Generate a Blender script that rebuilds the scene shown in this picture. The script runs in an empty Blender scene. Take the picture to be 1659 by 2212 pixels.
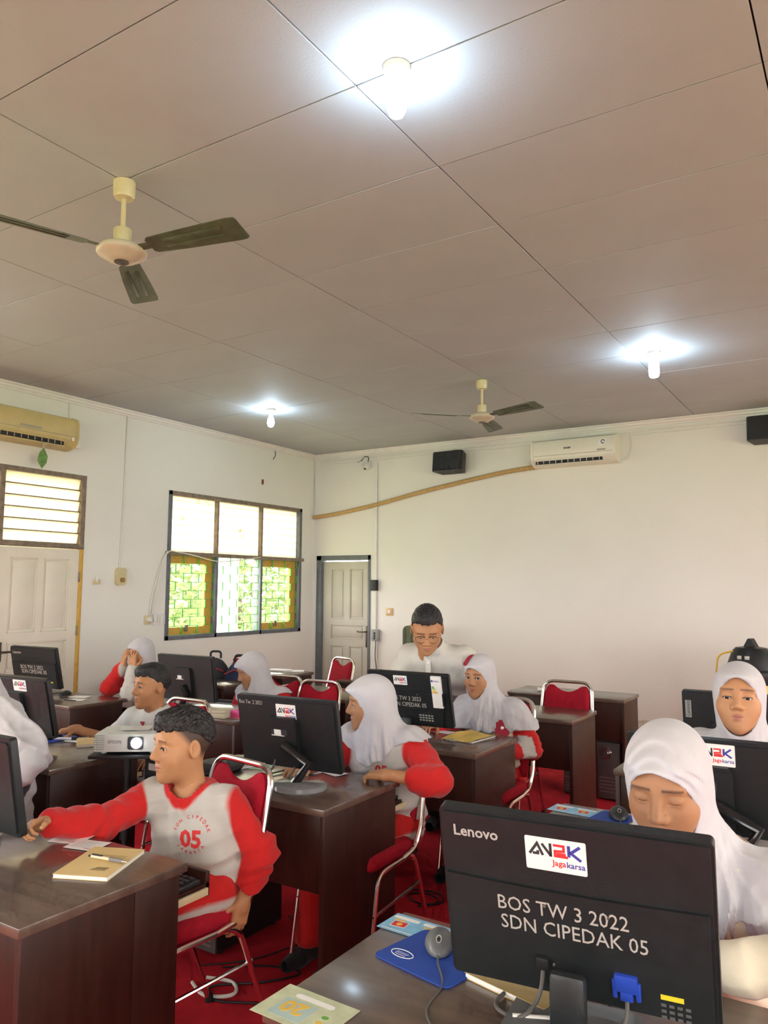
import bpy, bmesh, math, random
import numpy as np
from mathutils import Vector, Matrix
random.seed(7); np.random.seed(7)
sc = bpy.context.scene
COL = sc.collection
PI = math.pi
def R_(d): return math.radians(d)

# ------------------------------------------------------------------ camera
CAMZ = 1.57
F_PX, PITCH, YAW, ROLL = 1675.2, R_(5.554), R_(-32.254), R_(0.404)
def cam_axes():
    fwd = Vector((math.sin(YAW)*math.cos(PITCH), math.cos(YAW)*math.cos(PITCH), math.sin(PITCH)))
    right = Vector((math.cos(YAW), -math.sin(YAW), 0)); up = right.cross(fwd)
    r2 = right*math.cos(ROLL)+up*math.sin(ROLL); u2 = up*math.cos(ROLL)-right*math.sin(ROLL)
    return r2, u2, fwd
cr, cu, cf = cam_axes()
cd = bpy.data.cameras.new('camera'); cam = bpy.data.objects.new('camera', cd); COL.objects.link(cam)
cam.matrix_world = Matrix(((cr.x,cu.x,-cf.x,0),(cr.y,cu.y,-cf.y,0),(cr.z,cu.z,-cf.z,CAMZ),(0,0,0,1)))
cd.sensor_fit = 'VERTICAL'; cd.sensor_height = 36; cd.lens = 36*F_PX/2212; cd.clip_start = .05; cd.clip_end = 200
sc.camera = cam

# ------------------------------------------------------------------ world, exposure
SKY = 9.0
w = bpy.data.worlds.new('sky'); sc.world = w; w.use_nodes = True
bg = w.node_tree.nodes['Background']; bg.inputs[0].default_value = (1.0, .975, .93, 1); bg.inputs[1].default_value = SKY
sc.view_settings.view_transform = 'Standard'; sc.view_settings.look = 'None'
sc.view_settings.exposure = 0.42; sc.view_settings.gamma = 1.0
try: sc.view_settings.use_curve_mapping = False
except Exception: pass
cy = sc.cycles; cy.max_bounces = 6; cy.diffuse_bounces = 4; cy.glossy_bounces = 2; cy.transmission_bounces = 3; cy.transparent_max_bounces = 8; cy.use_adaptive_sampling = True; cy.adaptive_threshold = .07; cy.adaptive_min_samples = 12; cy.use_denoising = True; cy.caustics_reflective = False; cy.caustics_refractive = False
LAMP = 105.0      # bulb emission

# ------------------------------------------------------------------ materials
MATS = {}
def mat(name, col, rough=.5, metal=0, var=.06, vscale=12, bump=0, bscale=60, spec=.5, coat=0, emit=None, estr=0, trans=None, stretch=None, var2=None):
    if name in MATS: return MATS[name]
    m = bpy.data.materials.new(name); m.use_nodes = True; nt = m.node_tree; b = nt.nodes['Principled BSDF']
    b.inputs['Roughness'].default_value = rough; b.inputs['Metallic'].default_value = metal
    b.inputs['Specular IOR Level'].default_value = spec; b.inputs['Coat Weight'].default_value = coat; b.inputs['Coat Roughness'].default_value = .15
    tc = nt.nodes.new('ShaderNodeTexCoord'); mp = nt.nodes.new('ShaderNodeMapping')
    nt.links.new(tc.outputs['Object'], mp.inputs[0])
    if stretch: mp.inputs['Scale'].default_value = stretch
    if var > 0:
        n = nt.nodes.new('ShaderNodeTexNoise'); n.inputs['Scale'].default_value = vscale; n.inputs['Detail'].default_value = 5
        nt.links.new(mp.outputs[0], n.inputs['Vector'])
        r = nt.nodes.new('ShaderNodeValToRGB'); r.color_ramp.elements[0].position = .3; r.color_ramp.elements[1].position = .7
        c2 = var2 or tuple(min(1, c*(1+var)) for c in col); c1 = tuple(c*(1-var) for c in col)
        r.color_ramp.elements[0].color = (*c1, 1); r.color_ramp.elements[1].color = (*c2, 1)
        nt.links.new(n.outputs[0], r.inputs[0]); nt.links.new(r.outputs[0], b.inputs['Base Color'])
    else: b.inputs['Base Color'].default_value = (*col, 1)
    if bump > 0:
        n2 = nt.nodes.new('ShaderNodeTexNoise'); n2.inputs['Scale'].default_value = bscale; n2.inputs['Detail'].default_value = 4
        nt.links.new(mp.outputs[0], n2.inputs['Vector'])
        bp = nt.nodes.new('ShaderNodeBump'); bp.inputs['Strength'].default_value = bump; bp.inputs['Distance'].default_value = .01
        nt.links.new(n2.outputs[0], bp.inputs['Height']); nt.links.new(bp.outputs[0], b.inputs['Normal'])
    if emit: b.inputs['Emission Color'].default_value = (*emit, 1); b.inputs['Emission Strength'].default_value = estr
    MATS[name] = m; return m
def vcol_mat(name, rough=.6, bump=0, bscale=200, sss=0, sheen=0, weave=0):
    if name in MATS: return MATS[name]
    m = bpy.data.materials.new(name); m.use_nodes = True; nt = m.node_tree; b = nt.nodes['Principled BSDF']
    a = nt.nodes.new('ShaderNodeAttribute'); a.attribute_name = 'Col'
    n = nt.nodes.new('ShaderNodeTexNoise'); n.inputs['Scale'].default_value = 25; n.inputs['Detail'].default_value = 4
    tc = nt.nodes.new('ShaderNodeTexCoord'); nt.links.new(tc.outputs['Object'], n.inputs['Vector'])
    mx = nt.nodes.new('ShaderNodeMix'); mx.data_type = 'RGBA'; mx.blend_type = 'MULTIPLY'; mx.inputs['Factor'].default_value = .14
    rr = nt.nodes.new('ShaderNodeValToRGB'); rr.color_ramp.elements[0].color = (.5,.5,.5,1); rr.color_ramp.elements[0].position = .3; rr.color_ramp.elements[1].position = .7
    nt.links.new(n.outputs[0], rr.inputs[0]); nt.links.new(a.outputs['Color'], mx.inputs[6]); nt.links.new(rr.outputs[0], mx.inputs[7])
    nt.links.new(mx.outputs[2], b.inputs['Base Color']); b.inputs['Roughness'].default_value = rough
    b.inputs['Specular IOR Level'].default_value = .35
    if sheen: b.inputs['Sheen Weight'].default_value = sheen
    if sss:
        b.inputs['Subsurface Weight'].default_value = sss; b.inputs['Subsurface Radius'].default_value = (.008,.003,.0015); b.inputs['Subsurface Scale'].default_value = 1
    if bump:
        n2 = nt.nodes.new('ShaderNodeTexNoise'); n2.inputs['Scale'].default_value = bscale; n2.inputs['Detail'].default_value = 3
        nt.links.new(tc.outputs['Object'], n2.inputs['Vector'])
        bp = nt.nodes.new('ShaderNodeBump'); bp.inputs['Strength'].default_value = bump; bp.inputs['Distance'].default_value = .004
        nt.links.new(n2.outputs[0], bp.inputs['Height']); nt.links.new(bp.outputs[0], b.inputs['Normal'])
    MATS[name] = m; return m
def glass_mat(name, tint=(1,1,1), gl=.08):
    if name in MATS: return MATS[name]
    m = bpy.data.materials.new(name); m.use_nodes = True; nt = m.node_tree; nt.nodes.remove(nt.nodes['Principled BSDF'])
    o = nt.nodes['Material Output']; t = nt.nodes.new('ShaderNodeBsdfTransparent'); t.inputs[0].default_value = (*tint, 1)
    g = nt.nodes.new('ShaderNodeBsdfGlossy'); g.inputs['Roughness'].default_value = .05; x = nt.nodes.new('ShaderNodeMixShader'); x.inputs[0].default_value = gl
    nt.links.new(t.outputs[0], x.inputs[1]); nt.links.new(g.outputs[0], x.inputs[2]); nt.links.new(x.outputs[0], o.inputs[0])
    MATS[name] = m; return m
def frosted_mat(name, col, stain=(.5,.3,.1)):
    if name in MATS: return MATS[name]
    m = bpy.data.materials.new(name); m.use_nodes = True; nt = m.node_tree; nt.nodes.remove(nt.nodes['Principled BSDF'])
    o = nt.nodes['Material Output']; t = nt.nodes.new('ShaderNodeBsdfTranslucent'); d = nt.nodes.new('ShaderNodeBsdfDiffuse'); x = nt.nodes.new('ShaderNodeMixShader'); x.inputs[0].default_value = .25
    tc = nt.nodes.new('ShaderNodeTexCoord'); n = nt.nodes.new('ShaderNodeTexNoise'); n.inputs['Scale'].default_value = 9; n.inputs['Detail'].default_value = 6
    r = nt.nodes.new('ShaderNodeValToRGB'); r.color_ramp.elements[0].position = .22; r.color_ramp.elements[0].color = (*stain,1); r.color_ramp.elements[1].position = .34; r.color_ramp.elements[1].color = (*col,1)
    nt.links.new(tc.outputs['Object'], n.inputs['Vector']); nt.links.new(n.outputs[0], r.inputs[0])
    for s in (t, d): nt.links.new(r.outputs[0], s.inputs[0])
    nt.links.new(t.outputs[0], x.inputs[1]); nt.links.new(d.outputs[0], x.inputs[2]); nt.links.new(x.outputs[0], o.inputs[0])
    MATS[name] = m; return m

# ------------------------------------------------------------------ mesh helpers
class MB:
    def __init__(s): s.v = []; s.f = []
    def add(s, v, f, M=None):
        n = len(s.v)
        s.v += [tuple(M @ Vector(p)) if M is not None else tuple(p) for p in v]
        s.f += [tuple(i+n for i in q) for q in f]; return s
    def box(s, a, b, bev=0, M=None, seg=2):
        a, b = [min(p,q) for p,q in zip(a,b)], [max(p,q) for p,q in zip(a,b)]
        bev = min(bev, .45*min(q-p for p,q in zip(a,b)))
        bm = bmesh.new(); bmesh.ops.create_cube(bm, size=1)
        for v in bm.verts: v.co = Vector([(p+q)/2+c*(q-p) for p,q,c in zip(a,b,v.co)])
        if bev > 1e-5: bmesh.ops.bevel(bm, geom=list(bm.edges), offset=bev, segments=seg, profile=.5, affect='EDGES')
        bm.verts.index_update(); s.add([v.co[:] for v in bm.verts], [[v.index for v in f.verts] for f in bm.faces], M); bm.free(); return s
    def tube(s, pts, r, n=8, M=None, closed=False, caps=True):
        pts = [Vector(p) for p in pts]; N = len(pts); rs = r if isinstance(r,(list,tuple)) else [r]*N
        V = []; up = None
        for i,p in enumerate(pts):
            if closed: t = pts[(i+1)%N]-pts[i-1]
            else: t = pts[min(i+1,N-1)]-pts[max(i-1,0)]
            t = t.normalized() if t.length > 1e-9 else Vector((0,0,1))
            if up is None: up = t.orthogonal().normalized()
            up = (up-t*up.dot(t)); up = up.normalized() if up.length > 1e-6 else t.orthogonal().normalized()
            bn = t.cross(up)
            for k in range(n):
                a = 2*PI*k/n; V.append(p+(up*math.cos(a)+bn*math.sin(a))*rs[i])
        F = []
        for i in range(N if closed else N-1):
            j = (i+1)%N
            for k in range(n): F.append((i*n+k, i*n+(k+1)%n, j*n+(k+1)%n, j*n+k))
        if caps and not closed: F.append(tuple(range(n))[::-1]); F.append(tuple((N-1)*n+k for k in range(n)))
        return s.add(V, F, M)
    def lathe(s, prof, n=24, M=None):
        V = []; F = []
        for r,z in prof:
            for k in range(n): a = 2*PI*k/n; V.append((r*math.cos(a), r*math.sin(a), z))
        for i in range(len(prof)-1):
            for k in range(n): F.append((i*n+k, i*n+(k+1)%n, (i+1)*n+(k+1)%n, (i+1)*n+k))
        F.append(tuple(range(n))[::-1]); F.append(tuple((len(prof)-1)*n+k for k in range(n)))
        return s.add(V, F, M)
    def prism(s, pts, z0, z1, M=None):
        n = len(pts); V = [(x,y,z0) for x,y in pts]+[(x,y,z1) for x,y in pts]
        F = [tuple(range(n))[::-1], tuple(range(n,2*n))]+[(i,(i+1)%n,n+(i+1)%n,n+i) for i in range(n)]
        return s.add(V, F, M)
    def build(s, name, m, parent=None, smooth=35, loc=None, rot=None):
        me = bpy.data.meshes.new(name); me.from_pydata(s.v, [], s.f); me.update()
        bm = bmesh.new(); bm.from_mesh(me); bmesh.ops.recalc_face_normals(bm, faces=bm.faces); bm.to_mesh(me); bm.free()
        if smooth:
            me.shade_smooth(); me.set_sharp_from_angle(angle=R_(smooth))
        me.materials.append(m); o = bpy.data.objects.new(name, me); COL.objects.link(o)
        if parent: o.parent = parent
        if loc is not None: o.location = loc
        if rot is not None: o.rotation_euler = rot
        return o
def fillet(pts, r, n=6, closed=False):
    pts = [Vector(p) for p in pts]; out = []; N = len(pts)
    for i,p in enumerate(pts):
        if not closed and i in (0, N-1): out.append(p); continue
        a, b = pts[i-1]-p, pts[(i+1)%N]-p
        rr = r[i] if isinstance(r,(list,tuple)) else r
        d = min(rr, a.length*.49, b.length*.49); a = p+a.normalized()*d; b = p+b.normalized()*d
        for k in range(n+1):
            t = k/n; out.append(a*(1-t)**2+p*2*t*(1-t)+b*t*t)
    return out
def rrect(x0,y0,x1,y1,r,n=5):
    P = [];
    for cx,cy,a0 in ((x1-r,y1-r,0),(x0+r,y1-r,90),(x0+r,y0+r,180),(x1-r,y0+r,270)):
        for k in range(n+1): a = R_(a0+90*k/n); P.append((cx+r*math.cos(a), cy+r*math.sin(a)))
    return P
def TR(loc=(0,0,0), rz=0, rx=0, ry=0): return Matrix.Translation(loc) @ Matrix.Rotation(rz,4,'Z') @ Matrix.Rotation(ry,4,'Y') @ Matrix.Rotation(rx,4,'X')
def tag(o, label=None, cat=None, group=None, kind=None):
    if label: o['label'] = label
    if cat: o['category'] = cat
    if group: o['group'] = group
    if kind: o['kind'] = kind
    return o
def empty(name, loc, rz=0, label=None, cat=None, group=None):
    o = bpy.data.objects.new(name, None); COL.objects.link(o); o.location = loc; o.rotation_euler = (0,0,rz); o.empty_display_size = .1
    return tag(o, label, cat, group)
def copy_tree(o, parent=None):
    c = o.copy(); COL.objects.link(c); c.parent = parent
    for ch in list(o.children): copy_tree(ch, c)
    return c
def text_mesh(body, size, extrude=.0004, align='LEFT', bold=0):
    cu_ = bpy.data.curves.new('t','FONT'); cu_.body = body; cu_.size = size; cu_.extrude = extrude; cu_.align_x = align; cu_.offset = bold; cu_.resolution_u = 2
    o = bpy.data.objects.new('t', cu_); COL.objects.link(o); dg = bpy.context.evaluated_depsgraph_get()
    me = bpy.data.meshes.new_from_object(o.evaluated_get(dg)); bpy.data.objects.remove(o); bpy.data.curves.remove(cu_); return me
def text(body, size, m, parent, M, align='LEFT', bold=0, name='lettering', extrude=.0004, sx=1):
    me = text_mesh(body, size, extrude, align, bold); me.materials.clear(); me.materials.append(m)
    me.transform(M @ Matrix.Diagonal((sx,1,1,1)))
    o = bpy.data.objects.new(name, me); COL.objects.link(o); o.parent = parent; return o
def strokes(polys, wd, M, th=.0003):
    """polyline strokes in the xy plane -> thin prisms"""
    mb = MB()
    for P in polys:
        P = [Vector((p[0],p[1])) for p in P]; L=[]; Rr=[]
        for i,p in enumerate(P):
            t1 = (P[i]-P[i-1]).normalized() if i > 0 else None; t2 = (P[i+1]-P[i]).normalized() if i < len(P)-1 else None
            if t1 is None: nrm = Vector((-t2.y,t2.x))
            elif t2 is None: nrm = Vector((-t1.y,t1.x))
            else:
                n1 = Vector((-t1.y,t1.x)); n2 = Vector((-t2.y,t2.x)); nrm = (n1+n2); nrm = nrm.normalized() if nrm.length > .01 else n1; nrm = nrm/max(.5,nrm.dot(n1))
            L.append(p+nrm*wd/2); Rr.append(p-nrm*wd/2)
        for i in range(len(P)-1): mb.prism([L[i],Rr[i],Rr[i+1],L[i+1]], 0, th, M)
    return mb

# common materials
M_wall = mat('wall_paint', (.78,.765,.70), .75, var=.025, vscale=1.3, bump=.12, bscale=40)
M_ceil = mat('ceiling_board', (.455,.485,.505), .7, var=.03, vscale=2.5, bump=.08, bscale=90)
M_dark = mat('ceiling_void', (.05,.045,.04), .9)
M_trim = mat('cornice_paint', (.80,.78,.73), .6, var=.03)
M_carpet = mat('red_carpet', (.53,.020,.032), .95, var=.18, vscale=7, bump=.5, bscale=400, spec=.1)
M_wood = mat('dark_wood', (.040,.0135,.009), .42, var=.22, vscale=5, stretch=(8,8,1), spec=.32, bump=.03, bscale=40)
M_top = mat('desk_top_wood', (.105,.068,.050), .34, var=.3, vscale=4, stretch=(1,6,1), coat=.6, spec=.5, bump=.02, bscale=60)
M_edge = mat('desk_edge', (.07,.04,.03), .4, var=.3)
M_chrome = mat('chrome', (.82,.80,.77), .16, 1, var=.02)
M_redfab = mat('red_upholstery', (.40,.012,.028), .85, var=.12, vscale=40, bump=.25, bscale=300, spec=.15)
M_black = mat('black_plastic', (.012,.0145,.0155), .45, var=.15, vscale=30, bump=.05, bscale=500)
M_black2 = mat('matt_black_plastic', (.012,.012,.013), .55, var=.1)
M_white = mat('white_plastic', (.78,.77,.73), .4, var=.03)
M_cream = mat('aged_plastic', (.62,.53,.30), .45, var=.06)
M_paper = mat('paper', (.82,.80,.77), .8, var=.03)
M_ink = mat('ink', (.03,.03,.035), .7, var=0)
M_inkred = mat('red_ink', (.65,.03,.03), .7, var=0)
M_inkblue = mat('blue_ink', (.05,.05,.32), .7, var=0)
M_grey = mat('grey_paint', (.17,.185,.195), .5, var=.1, vscale=8)
M_rubber = mat('rubber', (.012,.012,.012), .8)
M_cable = mat('grey_cable', (.10,.095,.085), .6)
M_wcable = mat('white_cable', (.72,.70,.64), .6)
M_manila = mat('manila_cover', (.70,.50,.22), .7, var=.05)
M_blue = mat('blue_mat', (.012,.06,.36), .7, var=.05, bump=.1, bscale=500)
M_vga = mat('blue_plug', (.02,.06,.42), .4)
# ------------------------------------------------------------------ room shell
XL, XR, YB, YF, ZC = -6.09, 3.5, 7.96, -2.0, 3.27
tag(MB().box((XL-.2,YF-.2,-.06),(XR+.2,YB+.2,0)).build('floor', M_carpet, smooth=0), 'red carpeted floor of the computer room', kind='structure')
def wall_x(name, x, th, y0, y1, z1, holes, label):
    ys = sorted({y0,y1,*[h[0] for h in holes],*[h[1] for h in holes]}); mb = MB()
    for a,b in zip(ys, ys[1:]):
        hs = sorted([(h[2],h[3]) for h in holes if h[0] <= a+1e-6 and h[1] >= b-1e-6]); z = 0
        for q0,q1 in hs:
            if q0 > z+1e-4: mb.box((x,a,z),(x+th,b,q0))
            z = q1
        if z < z1: mb.box((x,a,z),(x+th,b,z1))
    return tag(mb.build(name, M_wall, smooth=0), label, kind='structure')
def wall_y(name, y, th, x0, x1, z1, holes, label):
    xs = sorted({x0,x1,*[h[0] for h in holes],*[h[1] for h in holes]}); mb = MB()
    for a,b in zip(xs, xs[1:]):
        hs = sorted([(h[2],h[3]) for h in holes if h[0] <= a+1e-6 and h[1] >= b-1e-6]); z = 0
        for q0,q1 in hs:
            if q0 > z+1e-4: mb.box((a,y,z),(b,y+th,q0))
            z = q1
        if z < z1: mb.box((a,y,z),(b,y+th,z1))
    return tag(mb.build(name, M_wall, smooth=0), label, kind='structure')
WALLH = ZC+.06
W1 = (5.51,7.70,1.02,2.55)      # window in view
D1o = (2.88,4.52,0,2.57)        # double door with louvre above
W3 = (-1.2,2.2,1.02,2.55)  # unseen opening, added to let sky light in
wall_x('wall_left', XL-.16, .16, YF, YB, WALLH, [W1, D1o, W3], 'white painted side wall with cream door and barred window')
RW = [(-1.4,1.4,.9,2.6),(2.0,4.4,.9,2.6),(5.0,7.4,.9,2.6)]  # unseen openings added as a daylight source
wall_x('wall_right', XR, .16, YF, YB, WALLH, RW, 'white painted wall opposite the barred window')
DB = (-6.03,-5.21,0,1.965)
wall_y('wall_back', YB, .16, XL-.16, XR+.16, WALLH, [DB], 'cream white far wall with air conditioner and grey door')
wall_y('wall_front', YF-.16, .16, XL-.16, XR+.16, WALLH, [(-4.6,-1.6,.9,2.6),(.2,2.8,.9,2.6)], 'white painted wall behind the viewer')  # both openings are unseen, added for daylight from behind
# portals at every window opening: they only steer sampling of the sky
def portal(loc, rot, sx, sy):
    l = bpy.data.lights.new('window_portal','AREA'); l.shape = 'RECTANGLE'; l.size = sx; l.size_y = sy; l.cycles.is_portal = True
    o = bpy.data.objects.new('window_portal', l); COL.objects.link(o); o.location = loc; o.rotation_euler = rot
for h in RW: portal((XR+.17,(h[0]+h[1])/2,(h[2]+h[3])/2),(0,R_(90),0),h[3]-h[2],h[1]-h[0])
for h in (W1,W3): portal((XL-.17,(h[0]+h[1])/2,(h[2]+h[3])/2),(0,R_(-90),0),h[3]-h[2],h[1]-h[0])
for x0,x1 in ((-4.6,-1.6),(.2,2.8)): portal(((x0+x1)/2,YF-.17,1.75),(R_(90),0,0),x1-x0,1.7)

# ceiling: a dark slab with separate boards hung under it
ceil = tag(MB().box((XL-.16,YF-.16,ZC+.014),(XR+.16,YB+.16,ZC+.06)).build('ceiling', M_dark, smooth=0), 'grey board ceiling with visible seams', kind='structure')
gx = [-1.42+1.19*k for k in range(-4,5)]; gy = [2.05+.595*k for k in range(-7,11)]
gx = [XL]+[x for x in gx if XL+.05 < x < XR-.05]+[XR]; gy = [YF]+[y for y in gy if YF+.05 < y < YB-.05]+[YB]
cache = {}
for i in range(len(gx)-1):
    for j in range(len(gy)-1):
        sx, sy = round(gx[i+1]-gx[i],3), round(gy[j+1]-gy[j],3); g = .003
        if (sx,sy) not in cache:
            o = MB().box((-sx/2+g,-sy/2+g,0),(sx/2-g,sy/2-g,.012),.0015).build('ceiling_board', M_ceil, ceil, smooth=0); cache[(sx,sy)] = o
        else: o = cache[(sx,sy)].copy(); COL.objects.link(o); o.parent = ceil
        o.location = ((gx[i]+gx[i+1])/2, (gy[j]+gy[j+1])/2, ZC+random.uniform(-.0012,.0008)); o.rotation_euler = (random.uniform(-.0016,.0016), random.uniform(-.0012,.0012), 0)

# cornices
def cornice(name, a, b, inward, label):
    prof = [(0,0),(.05,0),(.045,-.012),(.03,-.018),(.026,-.036),(.012,-.046),(.010,-.058),(0,-.062)]
    a, b = Vector(a), Vector(b); V = []
    for p in (a,b):
        for d,z in prof: V.append((p.x+inward[0]*d, p.y+inward[1]*d, ZC-.001+z))
    n = len(prof); F = [(i,(i+1)%n,n+(i+1)%n,n+i) for i in range(n)]+[tuple(range(n)),tuple(range(n,2*n))]
    mb = MB(); mb.add(V,F); return tag(mb.build(name, M_trim, smooth=0), label, kind='structure')
cornice('trim_1',(XL,YF,0),(XL,YB,0),(1,0),'white plaster cornice above the barred window wall')
cornice('trim_2',(XL,YB,0),(XR,YB,0),(0,-1),'white plaster cornice above the far wall')
M_marble = mat('marble', (.55,.42,.30), .3, var=.0, vscale=9, var2=(.8,.74,.66)); 
M_marble = mat('marble_veined', (.42,.27,.15), .3, var=.25, vscale=14, var2=(.78,.70,.60), stretch=(1,1,2.2))
bb = empty('baseboard_back',(XL,YB,0)); tag(bb,'veined brown marble skirting tiles along the far wall',kind='structure')
for k in range(24):
    x0 = .86+.36*k
    if x0+.36 < XR-XL-.02: MB().box((x0+.002,-.012,.002),(x0+.358,-.001,.285+.006*math.sin(k*2.3)),.002).build('marble_tile', M_marble, bb)

# ---------------------------------------------------------------- window_1 (three bays, frosted above, barred below)
M_ochre = mat('ochre_wood', (.62,.36,.06), .5, var=.15, vscale=20, stretch=(4,4,1))
M_green = mat('green_bars', (.10,.50,.06), .45, var=.1)
M_fgrey = mat('frame_grey', (.13,.15,.16), .5, var=.15, vscale=15)
M_fbrown = mat('weathered_frame', (.22,.17,.12), .6, var=.3, vscale=20)
M_glass = glass_mat('clear_glass'); M_frost = frosted_mat('frosted_sheet', (.80,.75,.65))
M_louv = frosted_mat('frosted_louvre', (.72,.66,.54), (.32,.20,.08))
wn = empty('window_1',(XL,0,0)); tag(wn,'barred window with three frosted panes above ochre casements',kind='structure')
def wbox(name, m, y0,y1,z0,z1,x0=-.10,x1=.012,bev=.003,parent=None): return MB().box((x0,y0,z0),(x1,y1,z1),bev).build(name,m,parent or wn)
y0,y1,z0,z1 = W1; fr = .045
wbox('window_frame',M_fgrey,y0,y0+fr,z0,z1); wbox('window_frame',M_fgrey,y1-fr,y1,z0,z1); wbox('window_frame',M_fgrey,y0,y1,z0,z0+fr); wbox('window_frame',M_fbrown,y0,y1,z1-fr,z1)
wbox('transom_rail',M_fbrown,y0-.02,y1+.03,1.885,1.925,-.1,.03)
bays = [(y0+fr,6.205),(6.24,6.935),(6.97,y1-fr)]
for ya in (6.205,6.935): wbox('mullion',M_fgrey,ya,ya+.035,z0,1.89); wbox('mullion',M_fbrown,ya+.01,ya+.035,1.92,z1,-.08,.005)
for k,(a,b) in enumerate(bays):
    wbox('frosted_pane',M_frost,a-.01,b+.01,1.925,z1-fr,-.05,-.046,0)
    for q in range(7): wbox('louvre_blade',M_frost,a,b,1.95+q*.085,1.954+q*.085,-.075,-.052,0)
    wbox('glass_pane',M_glass,a+.05,b-.05,z0+.1,1.83,-.062,-.058,0)
    # brick pattern grille of green flat bars
    g = MB(); rows = 9; hz = (1.885-z0-fr)/rows
    for r in range(rows+1):
        z = z0+fr+hz*r; g.box((-.035,a,z-.0025),(-.028,b,z+.0025))
    n = 3
    for r in range(rows):
        z = z0+fr+hz*r; wdt = (b-a)/n
        for q in range(n+1):
            yy = a+wdt*q+(wdt/2 if r%2 else 0)
            if a-.01 < yy < b+.01: g.box((-.038,yy-.005,z),(-.026,yy+.005,z+hz))
    g.build('grille', M_green, wn, smooth=0)
    if k != 1:
        s = MB(); c = .075; la = a+c*(.35 if k==0 else .5); rb = b-c*(1.4 if k==0 else 1.5); zl = z0+fr+c*1.05; zh = 1.885-c*1.1
        s.box((-.085,a,z0+fr),(-.05,la,1.885)); s.box((-.085,rb,z0+fr),(-.05,b,1.885)); s.box((-.085,la,z0+fr),(-.05,rb,zl)); s.box((-.085,la,zh),(-.05,rb,1.885))
        sh = s.build('casement', M_ochre, wn, smooth=0)
        MB().box((-.05,(a+b)/2-.06,z0+fr+.03),(-.03,(a+b)/2-.02,z0+fr+.10),.004).build('latch', M_fbrown, sh)
# unseen plain windows, added to bring daylight into the room
def added_window(name, x, h, axis, label):
    wn2 = empty(name,(x,0,0)) if axis == 'x' else empty(name,(0,x,0)); tag(wn2,label,kind='structure')
    a,b,c,d = h; n = 3
    mb = MB()
    def bx(p,q,r,s,t=.05):
        if axis == 'x': mb.box((-t/2,p,r),(t/2,q,s),.002)
        else: mb.box((p,-t/2,r),(q,t/2,s),.002)
    for k in range(n+1): yy = a+(b-a-.05)*k/n; bx(yy,yy+.05,c,d)
    bx(a,b,c,c+.05); bx(a,b,d-.05,d); bx(a,b,c+1.0,c+1.04); mb.build('window_frame',M_fgrey,wn2)
    for k in range(n):
        p = MB(); ya = a+(b-a-.05)*k/n+.05; yb = a+(b-a-.05)*(k+1)/n
        if axis == 'x': p.box((-.003,ya,c+.05),(.003,yb,d-.05))
        else: p.box((ya,-.003,c+.05),(yb,.003,d-.05))
        p.build('glass_pane',M_glass,wn2,smooth=0)
added_window('window_3',XL-.08,W3,'x','added grey framed window nearer the viewer on the door side')
for k,h in enumerate(RW): added_window('window_%d'%(4+k),XR+.08,h,'x',['added grey framed window at the near end of the opposite wall','added grey framed window in the middle of the opposite wall','added grey framed window at the far end of the opposite wall'][k])
added_window('window_7',YF-.08,(-4.6,-1.6,.9,2.6),'y','added wide grey framed window behind the viewer'); added_window('window_8',YF-.08,(.2,2.8,.9,2.6),'y','added narrower grey framed window behind the viewer')

# ---------------------------------------------------------------- door_1: cream double door, louvred transom window_2
M_door = mat('cream_door', (.74,.69,.57), .5, var=.04, vscale=6)
M_gdoor = mat('grey_cream_door', (.50,.47,.39), .5, var=.05, vscale=6)
def panel_door(name, w, h, th, panels, m, parent, handle=None):
    """leaf in local x (0..w), z (0..h); y = thickness, front face at y=0 facing -y; raised mouldings, recessed panels"""
    d = empty(name,(0,0,0)); d.parent = parent
    xs = sorted({0,w,*[p[0] for p in panels],*[p[1] for p in panels]}); mb = MB()
    for a,b in zip(xs,xs[1:]):
        hs = sorted((p[2],p[3]) for p in panels if p[0] <= a+1e-6 and p[1] >= b-1e-6); z = 0
        for q0,q1 in hs:
            if q0 > z+1e-5: mb.box((a,0,z),(b,th,q0))
            z = max(z,q1)
        if z < h: mb.box((a,0,z),(b,th,h))
    mb.build('stile_and_rail_frame', m, d, smooth=0)
    for x0_,x1_,q0,q1 in panels:
        p = MB(); p.box((x0_,.014,q0),(x1_,th-.01,q1)); p.box((x0_+.028,.006,q0+.028),(x1_-.028,.016,q1-.028),.006)
        for (aa,bb_) in (((x0_,0.002,q0),(x0_+.012,.014,q1)),((x1_-.012,.002,q0),(x1_,.014,q1)),((x0_,.002,q0),(x1_,.014,q0+.012)),((x0_,.002,q1-.012),(x1_,.014,q1))): p.box(aa,bb_,.003)
        p.build('door_panel', m, d)
    return d
d1 = empty('door_1',(XL,0,0)); tag(d1,'cream panelled double door under the louvred window',kind='structure')
pan = lambda w: [(.10,w/2-.03,1.16,1.79),(w/2+.03,w-.10,1.16,1.79),(.10,w-.10,.84,1.08),(.10,w/2-.03,.14,.76),(w/2+.03,w-.10,.14,.76)]
for ya,yb in ((2.93,3.705),(3.715,4.475)):
    wdt = yb-ya; L = panel_door('door_leaf', wdt, 1.88, .035, pan(wdt), M_door, d1); L.location = (.004,ya,.01) ; L.rotation_euler = (0,0,R_(90))
hd = MB(); hd.tube(fillet([(.01,3.755,1.02),(.05,3.755,1.02),(.05,3.87,1.02)],.01),.009,8); hd.box((-.002,3.735,.94),(.012,3.775,1.10),.004); hd.build('door_handle', mat('bronze',(.12,.09,.06),.4,.6), d1)
MB().box((-.12,4.478,0),(.006,4.52,1.90),.003).build('door_jamb', M_ochre, d1); MB().box((-.12,2.88,0),(.006,2.925,1.90),.003).build('door_jamb', M_ochre, d1)
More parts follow.
